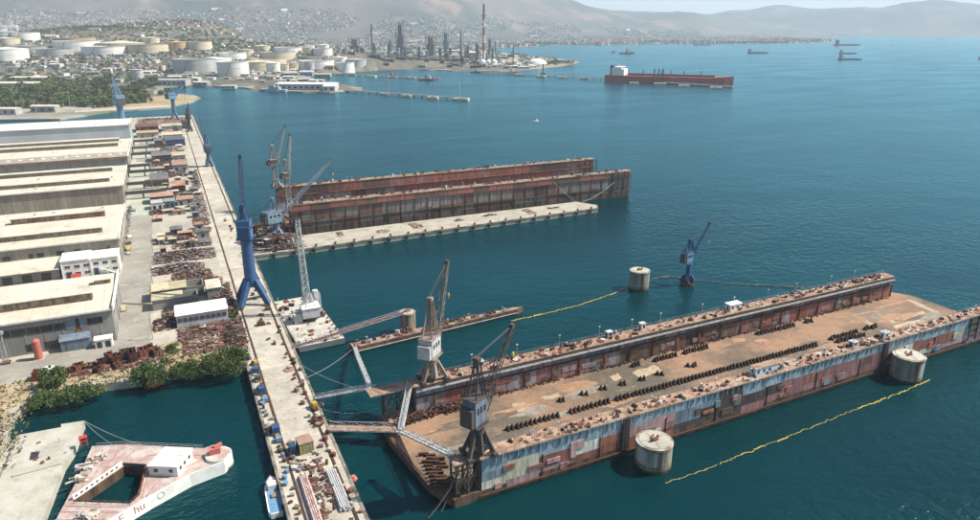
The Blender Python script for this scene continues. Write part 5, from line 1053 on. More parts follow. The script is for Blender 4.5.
# ================================================================== CONCRETE PONTOON AND OLD FERRY, lower left
sb = thing('concrete_pontoon', 'pale concrete pontoon slab with a square hatch beside the old ferry', 'pontoon', (-46,200,0))
sp_ = [P(*q,2.6) for q in [(17,435),(61,427),(61,424),(84,420.5),(74,448),(64,463),(40,525),(-40,560),(-30,500)]]
mb = MB(); mb.prism([(q.x,q.y) for q in sp_], -1.5, 2.6); mb.build('slab', slabm, sb, world=True)
a = [P(*q,2.62) for q in [(31,452),(40,451),(37,459),(29,460)]]; mb = MB(); mb.add([(q.x,q.y,2.615) for q in a], [(0,1,2,3)]); mb.build('hatch_opening', glassd, sb, world=True)
a, b = P(13,476,2.75), P(62,463,2.75); MB().bar(a, b, .8, .5).build('kerb_beam', slabm, sb, world=True)
a, b = P(17,436,2.7), P(-10,500,2.7); MB().bar(a, b, .4, .3).build('edge_strip', pierside, sb, world=True); clutter(sb, -8, 6, 2, 18, 2.6, 9, [rope_m], .7)
FD = 3.0
fz = lambda px, py: tuple(P(px, py, FD)[:2])
outer = [fz(*q) for q in [(92,446),(125,444),(204,448),(214,444.5),(226,446),(229.5,456),(224,464),(190,477),(150,499),(108,524),(40,570),(20,545),(54,523),(75,484)]]
hole = [fz(*q) for q in [(72,501.5),(124,466),(146,466.5),(139,495),(130,503.5)]]
fr = thing('old_ferry', 'old pink decked ferry hull with an open well and white side', 'ferry', (-15,190,0))
def well_sheet(z0, z1, wall):                     # deck ring with the open well cut out
    import bmesh
    bm = bmesh.new()
    def loop(pts, z): return [bm.verts.new((x+15, y-190, z)) for x, y in pts]
    ot, ht = loop(outer, z1), loop(hole, z1); es = []
    for lp_ in (ot, ht):
        for i in range(len(lp_)): es.append(bm.edges.new((lp_[i], lp_[(i+1) % len(lp_)])))
    bmesh.ops.triangle_fill(bm, use_beauty=True, use_dissolve=False, edges=es)
    cx = [f for f in bm.faces if inpoly(f.calc_center_median().x-15, f.calc_center_median().y+190, hole)]
    bmesh.ops.delete(bm, geom=cx, context='FACES_ONLY')
    ob_, hb = loop(outer, z0), loop(hole, z0)
    for t_, b_ in ((ot, ob_), (ht, hb)):
        for i in range(len(t_)): j = (i+1) % len(t_); bm.faces.new((b_[i], b_[j], t_[j], t_[i])).material_index = 1 if t_ is ht else 0
    bmesh.ops.recalc_face_normals(bm, faces=bm.faces)
    me = bpy.data.meshes.new('deck'); bm.to_mesh(me); bm.free(); return me
me = well_sheet(-1, FD, True); me.materials.append(pinkdeck); me.materials.append(boot); inst('deck', me, fr)
mb = MB()                                         # white bulwark along the water side
bp_ = [(204,448),(214,444.5),(226,446),(229.5,456),(224,464),(190,477),(150,499),(108,524),(40,570)]
W3 = [Vector((*fz(*q), 0)) for q in bp_]
for a, b in zip(W3[3:], W3[4:]): d = (b-a).normalized(); n = Vector((d.y,-d.x,0)); mb.add([a-n*.12-Vector((0,0,1)), b-n*.12-Vector((0,0,1)), b-n*.12+Vector((0,0,FD+1.0)), a-n*.12+Vector((0,0,FD+1.0)), a+n*.12+Vector((0,0,-1)), b+n*.12+Vector((0,0,-1)), b+n*.12+Vector((0,0,FD+1.0)), a+n*.12+Vector((0,0,FD+1.0))], [(0,1,2,3),(7,6,5,4),(3,2,6,7),(0,4,5,1),(0,3,7,4),(1,5,6,2)])
mb.build('bulwark', white_m, fr, world=True)
mb = MB(); cen = Vector((*fz(219,456),0))         # rounded white bow drum
mb.cyl(cen+Vector((0,0,-1)), cen+Vector((0,0,FD+.8)), 3.6, n=26); mb.build('bow_drum', white_m, fr, world=True)
MB().cyl(cen+Vector((0,0,-1.2)), cen+Vector((0,0,.5)), 3.75, n=26).build('weed_band', mat('pale_weed', (.16,.17,.10), fine=2, fv=.3), fr, world=True)
MB().cyl(cen+Vector((0,0,FD+.75)), cen+Vector((0,0,FD+.87)), 3.3, n=24).build('bow_deck', pinkdeck, fr, world=True)
MB().box(cen.x-2.4,cen.x+.6,cen.y-.2,cen.y+2,FD+.85,FD+2.6).cyl(cen+Vector((-1,1,FD+2.5)),cen+Vector((1.2,1.6,FD+2.9)),.7,n=10).build('anchor_winch', salmon, fr, world=True)
CT = 3.0                                          # white cabin: plan read from its roof corners
cq = [P(*q, FD+CT) for q in [(147,466.5),(177,467.5),(192.5,448.5),(165,447.5)]]
hc = thing('ferry_cabin', 'white flat roofed cabin on the old ferry deck', 'cabin', (cq[0].x, cq[0].y, FD))
ins = lambda k: [(sum(c.x for c in cq)/4+(q.x-sum(c.x for c in cq)/4)*k, sum(c.y for c in cq)/4+(q.y-sum(c.y for c in cq)/4)*k) for q in cq]
MB().prism(ins(.96), FD, FD+CT).build('wall', white_m, hc, world=True); MB().prism(ins(1.02), FD+CT+.003, FD+CT+.25).build('roof', white_m, hc, world=True)
w_ = [Vector((x, y, 0)) for x, y in ins(.965)]
for a, b, ts in ((w_[0], w_[1], (.2,.72)), (w_[1], w_[2], (.15,.42,.72))):
    for t_ in ts:
        c = a.lerp(b, t_+.05); e = (b-a).normalized(); MB().obox((c.x,c.y,FD+1.7),(1.1,.12,1.0),(0,0,math.atan2(e.y,e.x))).build('window', glassd, hc, world=True)
mb = MB(); ri = [Vector((x, y, FD+CT+.29)) for x, y in ins(1.0)]
for i in range(1, 7): mb.bar(ri[0].lerp(ri[3], i/7), ri[1].lerp(ri[2], i/7), .12, .08)
mb.build('roof_rib', lgrey, hc, world=True)
a, b = P(73,500,FD), P(123,465,FD); MB().bar(a+Vector((0,0,.7)), b+Vector((0,0,.7)), .35, 1.3).build('well_coaming', white_m, fr, world=True)
for k in range(9): q = a.lerp(b, (k+.6)/10)+Vector((.25,-.2,.85)); MB().obox(q,(.55,.12,.4),(0,0,math.atan2(b.y-a.y,b.x-a.x))).build('coaming_port', glassd, fr, world=True)
c_ = P(146,466.5,FD); d_ = P(139,495,FD); MB().bar(c_+Vector((0,0,.3)), d_+Vector((0,0,.3)), .4, .7).build('well_coaming', rust, fr, world=True)
MB().bar(b+Vector((0,0,.4)), c_+Vector((0,0,.4)), .4, .8).build('well_coaming', dsteel, fr, world=True)
mb = MB()
for seg in [((95,450),(66,505)),((103,450),(80,490)),((111,450),(90,482)),((119,450),(100,477)),((127,450),(110,470)),((60,512),(118,512)),((66,506),(126,507)),((54,520),(105,519)),((150,470),(142,498)),((156,484),(146,497)),((135,450),(123,462)),((150,455),(200,455)),((180,470),(212,455))]:
    mb.bar(Vector((*fz(*seg[0]),FD+.05)), Vector((*fz(*seg[1]),FD+.05)), .25, .12)
mb.build('deck_batten', PL['p'], fr, world=True)
for lb, px, py, n_i in (('pale heap of nets on the ferry deck beside the well', 98, 459, 40), ('cream heap of nets at the lower end of the ferry deck', 88, 515, 60), ('small grey heap of gear at the left ferry edge', 79, 480, 20), ('grey heap of gear on the ferry deck by the pontoon', 84, 467, 20)):
    q = P(px, py, FD); heap('gear_heap', lb, q.x-2.0, q.x+2.0, q.y-1.5, q.y+1.5, 1.1, n_i, [.3,.2,.2,2,5,.5,0,5,3,.5], FD, 1.4, 'gear')
r = thing('red_winch', 'red winch frame on the ferry corner by the concrete pontoon', 'winch', (P(85,441,FD).x, P(85,441,FD).y-2.2, FD), .2); MB().box(-1,-.6,-.8,.8,0,2.6).box(.6,1,-.8,.8,0,2.6).build('side_frame', red_m, r); MB().cyl((-.6,0,1.4),(.6,0,1.4),.8,n=14).build('drum', rustred, r); MB().box(-1.1,1.1,-.9,.9,2.6,2.8).build('top', red_m, r)
railing(fr, [Vector((*fz(*q),FD))-Vector((-15,190,0)) for q in [(97,446.5),(125,444.5),(203,448.2)]], 1.1, 2, lgrey, .06); railing(fr, [Vector((*fz(*q),FD))-Vector((-15,190,0)) for q in [(74,503),(130,505),(140,496),(147,467)]], 1.1, 1.5, rust, .07)
# red lettering and ring emblem on the white side, flat on the plating
def letters(txt, p, d, n, size, m, nm):
    cu = bpy.data.curves.new('tmp', 'FONT'); cu.body = txt; cu.size = size; cu.extrude = .01; to = bpy.data.objects.new('tmp', cu); C.objects.link(to)
    bpy.context.view_layer.update(); me = bpy.data.meshes.new_from_object(to.evaluated_get(bpy.context.evaluated_depsgraph_get())); bpy.data.objects.remove(to)
    me.materials.clear(); me.materials.append(m); o = bpy.data.objects.new(nm, me); C.objects.link(o); o.parent = fr
    z = Vector((0,0,1)); o.matrix_local = Matrix(((d.x,z.x,n.x,p.x+15),(d.y,z.y,n.y,p.y-190),(d.z,z.z,n.z,p.z),(0,0,0,1)))
a, b = W3[7], W3[6]; d = (b-a).normalized(); n = Vector((d.y,-d.x,0))
L0 = (b-a).length
letters('E', a+d*(L0*.22)+n*.135+Vector((0,0,1.3)), d, n, 3.2, salmon, 'lettering'); letters('hu', a+d*(L0*.58)+n*.135+Vector((0,0,1.4)), d, n, 3.2, salmon, 'lettering')
a, b = W3[6], W3[5]; d = (b-a).normalized(); n = Vector((d.y,-d.x,0)); pc = a+d*((b-a).length*.25)+n*.14+Vector((0,0,2.5))
MB().tube([pc+d*math.cos(t*.3142)*.9+Vector((0,0,math.sin(t*.3142)*.9)) for t in range(21)], .09, 4).build('ring_emblem', bgrey, fr, world=True)
line('white mooring rope from the concrete pontoon to the ferry', tuple(P(84,421,3)), tuple(P(112,444,FD)), .8); line('long white mooring rope sagging to the ferry deck edge', tuple(P(84,420.8,3)), tuple(P(150,447,FD)), 1.0)
# ================================================================== VEGETATION
rv = random.Random(11)
def plant(name, label, cat, pos, rad, h, n, size, lm, trunk=True, group=None, clumps=14):
    r = thing(name, label, cat, pos, 0, group); cs = []
    for i in range(clumps*2):
        a = rv.uniform(0,6.28); d = rad*rv.random()**.55*.9; rr = rad*rv.uniform(.13,.36)
        zc = h*rv.uniform(.12,.9)*(1-.35*d/rad); cs.append(((math.cos(a)*d, math.sin(a)*d, max(zc, rr*.7)), rr, .8))
    mb = MB(); mb.leaves(cs, n, size, rv); mb.build('crown' if trunk else 'foliage', lm, r)
    mb = MB(); mb.cyl((0,0,-.2),(0,0,h*.5),max(.12,rad*.07),max(.06,rad*.035),n=7)
    for c, rr, _ in cs[:7]: mb.cyl((0,0,h*.25),(c[0]*.8,c[1]*.8,c[2]),rad*.03,rad*.012,n=5)
    mb.build('trunk' if trunk else 'stem', bark, r); return r
G1, G2 = [leaf_a, leaf_b], [leaf_b, leaf_a]
def at(px, py, z=3.0): q = P(px, py, z); return (q.x, q.y, z)
plant('shore_tree', 'bright green tree standing alone beside the white cabin on the shore', 'tree', at(53,387), 4.2, 9.5, 3200, .32, G2, True, None, 22)
for lb, px, py, rad, h, n, m in [('big dark green bush at the corner of shore and pier', 228,371,7.6,9.5,5200,G1),('green bush joining the big corner bush on its left', 210,372,5.6,7.5,3000,G2),('round dark bush right of the old hull block', 150,383,6.6,7.8,4400,G1),('round bush between the hull block bush and the corner bushes', 186,376,5.2,7,3000,G1),('low wide bush on the bank left of the hull block', 76,399,5.4,4.6,3400,G1),('small yellowish bush beside the hull block', 96,395,3.4,4,1400,[leaf_c,leaf_b]),('bush at the foot of the lone shore tree', 42,404,4.8,4.4,2800,G2),('small light bush by the brown scrap patch', 174,352,3,4,1100,[leaf_b,leaf_c]),('dark bush against the pier side of the corner bush', 240,362,3.6,6.5,1800,G1),('small dark tree behind the white shed corner', 232,318,3,5.5,1100,[leaf_a,leaf_c]),('low bush under the lone shore tree', 60,402,3,3.2,1200,G2),('thin bush beside the scrap patch', 166,366,2.6,3.6,900,[leaf_b,leaf_c])]:
    plant('shore_bush', lb, 'bush', at(px, py, 2.4), rad, h, n, .3, m, False, None, 20)
rk = [MB() for _ in range(3)]
for i, mb in enumerate(rk):
    pts = [Vector((rv.gauss(0,1), rv.gauss(0,1), rv.gauss(0,.6))).normalized() for _ in range(8)]
    mb.obox((0,0,0),(1.6,1.3,.9),(rv.uniform(-.3,.3),rv.uniform(-.3,.3),0)); mb.v = [(x+rv.uniform(-.25,.25), y+rv.uniform(-.25,.25), z+rv.uniform(-.2,.2)) for x, y, z in mb.v]
mb = MB()
for i in range(150):
    k = rv.random()*.64
    base = [(-46,249.5),(-53,247.5),(-57.5,240),(-58.5,232),(-57.8,224),(-59,212),(-62,195)] if k < .6 else [(14,243.3),(4,244.8),(-9,246.8),(-24,246.3),(-34,247.8),(-46,249.3)]
    j = rv.randrange(len(base)-1); t = rv.random(); x = base[j][0]+(base[j+1][0]-base[j][0])*t; y = base[j][1]+(base[j+1][1]-base[j][1])*t
    o = rv.gauss(0,1.3 if k < .6 else .7); s_ = rv.uniform(.35,1.5); mb.obox((x+(o*.8 if k < .6 else 0)-(.6 if k < .6 else 0), y+(0 if k < .6 else o*.6), 1.2+rv.uniform(-1.2,1.9)), (s_*1.4,s_,s_*.8), (rv.uniform(-.5,.5),rv.uniform(-.5,.5),rv.uniform(0,3)))
o = mb.build('shore_rocks', rock_m); o['kind'] = 'stuff'
mb = MB()                                          # dry grass and weeds on the bank
for i in range(2600):
    x, y = rv.uniform(-66,12), rv.uniform(246,262)
    if x < -52: y = rv.uniform(205,262)
    if rv.random() < .5 and x > -50: continue
    h = rv.uniform(.25,.8); a = rv.uniform(0,3.1); mb.cur = rv.randrange(2); dx, dy = math.cos(a)*.3, math.sin(a)*.3
    mb.add([(x-dx,y-dy,2.95),(x+dx,y+dy,2.95),(x+dx*1.6+rv.uniform(-.2,.2),y+dy*1.6,2.95+h),(x-dx*1.6,y-dy*1.6,2.95+h*.8)], [(0,1,2,3)])
o = mb.build('bank_weeds', [leaf_c, mat('straw', (.36,.29,.14), fine=1, fv=.3)]); o['kind'] = 'stuff'
# the wood behind the inlet: trees one can tell apart, three crowns copied
protos = []
for k, (rad, h, m) in enumerate([(7,11,[leaf_c,leaf_b]),(8,12,[leaf_c,leaf_a]),(6,9,[leaf_b,leaf_c])]):
    protos.append(plant('wood_tree', 'round grey green tree in the wood beyond the inlet', 'tree', (0,0,0), rad, h, 520, 1.05, m, True, 'trees in the wood beyond the inlet', 16))
def scatter(n, quad, dmin, zf):
    out = []; tries = 0
    while len(out) < n and tries < n*60:
        tries += 1; u, v = rv.random(), rv.random(); a, b, c, d = quad
        px = (a[0]*(1-u)+b[0]*u)*(1-v)+(d[0]*(1-u)+c[0]*u)*v; py = (a[1]*(1-u)+b[1]*u)*(1-v)+(d[1]*(1-u)+c[1]*u)*v
        q = P(px, py, 2)
        if all((q.x-o[0])**2+(q.y-o[1])**2 > dmin**2 for o in out): out.append((q.x, q.y, zf(q.x, q.y)))
    return out
k = 0
for quad, n in (([(-25,109),(95,108),(118,82),(-25,86)],190), ([(95,108),(118,107),(118,92),(112,92)],16), ([(118,105),(147,103.5),(140,90),(112,92)],44), ([(140,89),(160,88),(158,83),(140,84)],6), ([(20,82),(35,82),(35,79),(20,79)],3)):
    for x, y, z in scatter(n, quad, 10, lambda a, b: max(2.0, hz(a, b))):
        src = protos[k % 3]; o = src if k < 3 else copy_tree(src); s_ = rv.uniform(1.1,1.75); o.location = (x, y, z); o.scale = (s_,s_,s_*rv.uniform(.85,1.15)); o.rotation_euler = (0,0,rv.uniform(0,6.28)); k += 1
        zone = ('back', 'middle', 'front')[0 if y > 1560 else 1 if y > 1400 else 2]; side = ('left', 'centre', 'right')[0 if x < -170 else 1 if x < -70 else 2]
        o['label'] = 'grey green tree in the wood beyond the inlet, %s rows, %s part' % (zone, side); o['group'] = 'wood trees, %s rows, %s part' % (zone, side)
for px, py in ((168,93.5),(161,95),(186,52),(192,54),(200,53),(206,55),(213,52),(219,51)):
    src = protos[k % 3]; o = copy_tree(src); q = P(px, py, 2)
    if py < 70: q = PD(px, py+1, 2300)
    o.location = (q.x, q.y, max(2.0, hz(q.x, q.y))); s_ = 1.5 if py < 70 else 1; o.scale = (s_,s_,s_); o['label'] = 'dark tree among the storage tanks and by the spit'; o['group'] = 'trees among the tanks'; k += 1
# ================================================================== STORAGE TANKS
TM = {'w': tankw, 'c': tankc, 'o': tanko, 'g': tankg}; CN = {'w': 'white', 'c': 'cream', 'o': 'ochre', 'g': 'grey'}
for i, (q, D, h, cc) in enumerate(tanks):
    z = hz(q.x, q.y); rr = D/2; px, py, wp_, _, _ = TK[i]
    z = min([hz(q.x+math.cos(a)*rr, q.y+math.sin(a)*rr) for a in (0,1,2,3,4,5,6)]+[z])-1
    col_ = 'far left' if px < 90 else 'left' if px < 170 else 'middle' if px < 255 else 'right'
    near = 'front' if py > 62 else 'back'
    sz = 'small' if wp_ < 17 else 'broad'
    r = thing('storage_tank', '%s %s storage tank of the tank farm, %s %s' % (sz, CN[cc], col_, near), 'tank', (q.x, q.y, z), 0, '%s %s %s %s tanks' % (sz, CN[cc], col_, near))
    n = 40; h = h+1; zt = h
    she = MB().cyl((0,0,0),(0,0,zt),rr,n=n,cap=False).build('shell', TM[cc], r, smooth=True)
    fl = (i % 3 != 0) and sz == 'broad'
    if fl: MB().cyl((0,0,0),(0,0,zt-2.2),rr-.3,n=n).build('floating_roof', mat('tank_roof_grey', (.36,.34,.31), (.28,.25,.22), s=.05, fine=.2, fv=.15), r)
    else: MB().cyl((0,0,zt),(0,0,zt+rr*.10),rr,.3,n=n).build('roof', TM[cc], r)
    mb = MB()
    for j in range(n): a, b = 2*math.pi*j/n, 2*math.pi*(j+1)/n; mb.bar((math.cos(a)*(rr+.3),math.sin(a)*(rr+.3),zt),(math.cos(b)*(rr+.3),math.sin(b)*(rr+.3),zt),1.2,.7)
    mb.build('wind_girder', TM[cc], she); mb = MB()
    for j in range(n): a, b = 2*math.pi*j/n, 2*math.pi*(j+1)/n; mb.bar((math.cos(a)*(rr+.2),math.sin(a)*(rr+.2),zt*.6),(math.cos(b)*(rr+.2),math.sin(b)*(rr+.2),zt*.6),.4,.4)
    mb.build('stiffener_ring', TM[cc], she)
    mb = MB(); a0 = -2.2
    for j in range(14): a, b = a0+j*.05*40/rr*.6, a0+(j+1)*.05*40/rr*.6; mb.bar((math.cos(a)*(rr+.7),math.sin(a)*(rr+.7),zt*j/14),(math.cos(b)*(rr+.7),math.sin(b)*(rr+.7),zt*(j+1)/14),.9,.5)
    mb.build('spiral_stair', dsteel, she)
    MB().cyl((0,0,-6),(0,0,.3),rr+3,n=24).build('foundation', mat('bund', (.36,.31,.24), fine=.2, fv=.2), r)
# ================================================================== REFINERY, JETTIES, NEAR SHORE BUILDINGS
def tower(label, px, pyb, pyt, wpx, m, kind='col'):
    q = P(px, pyb, 2); q.z = max(2, hz(q.x, q.y)); s_ = PXM(pyb); h = (pyb-pyt)/s_*1.03; wd = wpx/s_
    r = thing('process_tower', label, 'refinery tower', tuple(q), rv.uniform(0,.5)) if kind != 'stack' else thing('flare_stack', label, 'chimney', tuple(q))
    if kind == 'col':
        MB().cyl((0,0,0),(0,0,h*.94),wd/2,n=14).cyl((0,0,h*.94),(0,0,h),wd/2,wd*.15,n=14).build('shell', m, r)
        for k in range(1, 5): MB().cyl((0,0,h*k/5),(0,0,h*k/5+.8),wd*.75,n=14).build('platform', dsteel, r)
        MB().cyl((wd*.6,0,0),(wd*.6,0,h*.9),wd*.1,n=6).build('riser_pipe', refin, r)
    elif kind == 'frame':
        mb = MB(); nl = max(3, int(h/7))
        for a in (-1,0,1):
            for b in (-1,1): mb.bar((a*wd/2,b*wd/2,0),(a*wd/2,b*wd/2,h),wd*.06)
        mb.build('steel_frame', m, r)
        for k in range(1, nl+1): MB().box(-wd*.55,wd*.55,-wd*.55,wd*.55,h*k/nl-.8,h*k/nl).build('floor', m, r)
        MB().cyl((0,0,0),(0,0,h*.92),wd*.36,n=12).build('reactor', m, r); MB().box(-wd*.4,wd*.4,-wd*.4,wd*.4,h*.2,h*.6).build('exchanger', dsteel, r)
    elif kind == 'stack':
        nb = 8
        for k in range(nb):
            MB().cyl((0,0,h*k/nb),(0,0,h*(k+1)/nb),wd/2*(1-.06*k),wd/2*(1-.06*(k+1)),n=16).build('band', [mat('stack_red', (.33,.12,.10), fine=.3, fv=.15), mat('stack_white', (.52,.48,.45), fine=.3, fv=.1)][k % 2] if k < nb-1 else dsteel, r)
        MB().cyl((0,0,h*.82),(0,0,h*.83),wd*.75,n=16).build('platform', dsteel, r)
    return r
tower('tall red and white striped refinery chimney with black top', 484, 66, 11, 3.6, red_m, 'stack')
tower('slim white flare stack left of the dark cracker tower', 397, 58, 33, 1.2, lgrey, 'col')
tower('massive dark blue cracker tower in the refinery', 401, 58, 26, 5.0, refinb, 'frame')
tower('grey steel process frame right of the cracker tower', 446, 54, 34, 4, refinb, 'frame'); tower('wide brown process frame left of the chimney', 431, 57, 38, 7, refin, 'frame'); tower('dark process frame at the left of the refinery', 355, 58, 41, 7, refin, 'frame')
tower('slim column at the left end of the refinery', 373, 58, 28, 1.6, refin, 'col'); tower('black topped column beside the striped chimney', 461, 62, 33, 1.6, refin, 'col'); tower('slim dark mast among the jetty sheds', 513, 67, 46, 1.1, dsteel, 'col')
for i in range(40):
    px = rv.uniform(352,500); pyb = rv.uniform(52,66)
    t = tower('grey process column among the refinery pipework', px, pyb, pyb-rv.uniform(5,13), rv.uniform(1.2,3), random.choice([refin, refinb, tankg]), 'col'); t['group'] = 'process columns of the refinery'
for i in range(88):
    px = rv.uniform(345,512); pyb = rv.uniform(53,69); q = P(px, pyb, 2); s_ = PXM(pyb); wd, h, dp = rv.uniform(3,9)/s_, rv.uniform(2,5)/s_, rv.uniform(12,30)
    r = thing('process_unit', 'low grey process unit on the refinery ground', 'refinery unit', (q.x,q.y,max(2,hz(q.x,q.y))), -YAW, 'low process units of the refinery')
    MB().box(-wd/2,wd/2,-dp/2,dp/2,0,h*.5).build('body', random.choice([refin, refinb, refin, house_g]), r)
    mb = MB()
    for k in range(5): x = -wd/2+wd*k/4; mb.bar((x,-dp/2-.5,0),(x,-dp/2-.5,h),.8).bar((x,-dp/2,h),(x,dp/2,h),.7)
    mb.bar((-wd/2,-dp/2-.5,h),(wd/2,-dp/2-.5,h),1.0); mb.build('pipe_rack', random.choice([refin, lgrey, rust]), r)
for lb, px, py, wpx, kind in [('left white gas sphere by the refinery quay',494,67,7,'s'),('second white gas sphere by the refinery quay',502,67,7,'s'),('third white gas sphere near the striped chimney',482.5,66.5,6.5,'s'),('fourth white gas sphere right of the chimney',488.5,66.5,6,'s'),('big white dome on the refinery spit',537,65,20,'d')]:
    q = P(px, py, 2); rr = wpx/PXM(py)/2; r = thing('gas_sphere', lb, 'tank', (q.x,q.y,2))
    vs_, fs_ = [], []; nu, nv = 20, 10; zc = rr*1.15 if kind == 's' else 0; sq = 1 if kind == 's' else .62
    for a in range(nv+1):
        ph = -math.pi/2+math.pi*a/nv
        for b in range(nu): vs_.append((rr*math.cos(ph)*math.cos(6.2832*b/nu), rr*math.cos(ph)*math.sin(6.2832*b/nu), zc+rr*sq*math.sin(ph)))
    for a in range(nv):
        for b in range(nu): fs_.append((a*nu+b, a*nu+(b+1) % nu, (a+1)*nu+(b+1) % nu, (a+1)*nu+b))
    mb = MB(); mb.add(vs_, fs_); mb.build('shell', tankw, r, smooth=True)
    if kind == 's':
        for b in range(8): a = b*.7854; MB().cyl((math.cos(a)*rr*.95,math.sin(a)*rr*.95,0),(math.cos(a)*rr*.95,math.sin(a)*rr*.95,zc),rr*.06,n=6).build('leg', lgrey, r)
    else: MB().cyl((0,0,0),(0,0,2),rr*1.02,n=24).build('ring_wall', lgrey, r)
def block(label, px, py, wpx, hpx, dp, wm, rm, name='quay_shed', cat='shed', rz=None, group=None, z=2):
    q = P(px, py, z); q.z = max(z, hz(q.x, q.y)); s_ = PXM(py); wd, h = wpx/s_, hpx/s_; r = thing(name, label, cat, tuple(q), -YAW if rz is None else rz, group)
    MB().box(-wd/2,wd/2,0,dp,-1,h*.8).build('wall', wm, r); MB().ext([(-.5,h*.8),(dp+.5,h*.8),(dp+.5,h*.84),(dp/2,h),(-.5,h*.84)], -wd/2-.5, wd/2+.5).build('roof', rm, r)
    nw = min(10, max(1, int(wd/9)))
    for k in range(nw): MB().box(-wd/2+(k+.25)*wd/nw,-wd/2+(k+.7)*wd/nw,-.15,-.01,h*.25,h*.55).build('window', glassd, r)
    return r
block('long white flat quay shed on the near oil pier', 304,90.3,58,7,40,mat('shed_grey_front', (.34,.34,.34), fine=.2, fv=.1),white_m,rz=-YAW-.12)
block('white office end of the quay shed', 329,91.6,12,6,30,lgrey,white_m); block('blue white building behind the patrol ship', 306,76.5,12,5,30,lblue,lgrey); block('white shed by the red quay machines', 322,77,16,3,20,wallg,roof_m)
block('long white refinery warehouse behind the gas spheres', 443,52.5,36,2.2,30,lgrey,white_m); block('second long white pipe bridge shed of the refinery', 440,57,46,1.6,20,lgrey,white_m); block('white round ended refinery hall', 474,57,9,5,40,lgrey,white_m)
block('pale grey shed row behind the wood at far left', 10,90,46,7,40,bgrey,roof_m); block('cream long shed behind the wood at far left', 30,83.5,40,5.5,40,wallg,roof_m); block('red roofed shed behind the wood at far left', 18,79.5,24,3.5,30,wallg,house_r)
block('white shed with red ring sign at the left edge', 6,97,20,4.5,25,white_m,roof_m); block('small concrete hut on the inlet shore', 43,112.5,24,7,14,wallg,roof_m); block('pale hut at the left edge of the inlet shore', 6,115,20,7,14,lgrey,roof_m); block('dark grey shed on the quay left of the tanks', 172,86,27,6.5,30,house_g,house_g); block('small white shed below the grey tank', 200,85.5,14,3.5,20,wallg,roof_m)
block('maroon barge shed moored at the dark quay', 228,88.5,14,3,14,lgrey,roof_m)
for i in range(190):
    px, py = rv.choice([(rv.uniform(-10,150), rv.uniform(64,84)), (rv.uniform(95,240), rv.uniform(60,86)), (rv.uniform(240,345), rv.uniform(72,84)), (rv.uniform(480,545), rv.uniform(62,69))])
    q = P(px, py, 2)
    if any((q.x-t[0].x)**2+(q.y-t[0].y)**2 < (t[1]/2+12)**2 for t in tanks) or not inpoly(q.x, q.y, ML): continue
    block('small pale depot building among the tanks and trees', px, py, rv.uniform(4,12), rv.uniform(1.8,3.6), rv.uniform(10,25), rv.choice([wallg, lgrey, white_m, house_m]), rv.choice([roof_m, white_m, house_r, house_g, roofg]), 'depot_building', 'building', -YAW+rv.uniform(-.3,.3), 'small depot buildings')
# brush between tanks and depots
mb = MB()
for i in range(2600):
    px = rv.uniform(-20,345); py = rv.uniform(38,86); q = P(px, py, 2) if py > 60 else PD(px, py, rv.uniform(1900,3100))
    if py > 74 and px > 170: continue
    if not inpoly(q.x, q.y, ML) or any((q.x-t[0].x)**2+(q.y-t[0].y)**2 < (t[1]/2+7)**2 for t in tanks): continue
    rr = rv.uniform(2.5,6); z = max(2, hz(q.x, q.y)); mb.leaves([((q.x,q.y,z+rr*.8),rr,.8)], 26, rr*.35, rv)
o = mb.build('scrub', [leaf_a, leaf_c]); o['kind'] = 'stuff'
mb = MB()                                          # refinery trees, quay-side greenery
for i in range(900):
    px = rv.uniform(350,560); py = rv.uniform(47,66); q = P(px, py, 2)
    if not inpoly(q.x, q.y, ML): continue
    rr = rv.uniform(3,7); mb.leaves([((q.x,q.y,2+rr*.8),rr,.8)], 18, rr*.4, rv)
o = mb.build('refinery_greenery', [leaf_a, leaf_a]); o['kind'] = 'stuff'
mb = MB()                                          # tiny depot clutter between the tanks: sheds, tankers, pipes, walls
for i in range(1500):
    px = rv.uniform(-20,350); py = rv.uniform(40,86); q = P(px, py, 2) if py > 70 else PD(px, py, rv.uniform(1750,2250))
    if (py > 76 and px > 165) or (py > 78 and px < 150): continue
    if not inpoly(q.x, q.y, ML) or any((q.x-t[0].x)**2+(q.y-t[0].y)**2 < (t[1]/2+6)**2 for t in tanks): continue
    mb.cur = rv.choices(range(6), [4,2,3,1.5,2,2])[0]; l_, w_, h_ = rv.choice([(14,8,4),(9,3,3),(22,6,4),(30,1.2,2),(6,5,3),(10,10,5)]); z = max(2, hz(q.x, q.y))
    mb.obox((q.x,q.y,z+h_/2-1),(l_*rv.uniform(.7,1.3),w_,h_+2),(0,0,rv.choice([-YAW,-YAW+1.57])+rv.uniform(-.3,.3)))
o = mb.build('depot_clutter', [wallg, white_m, house_g, house_r, roof_m, dsteel]); o['kind'] = 'stuff'
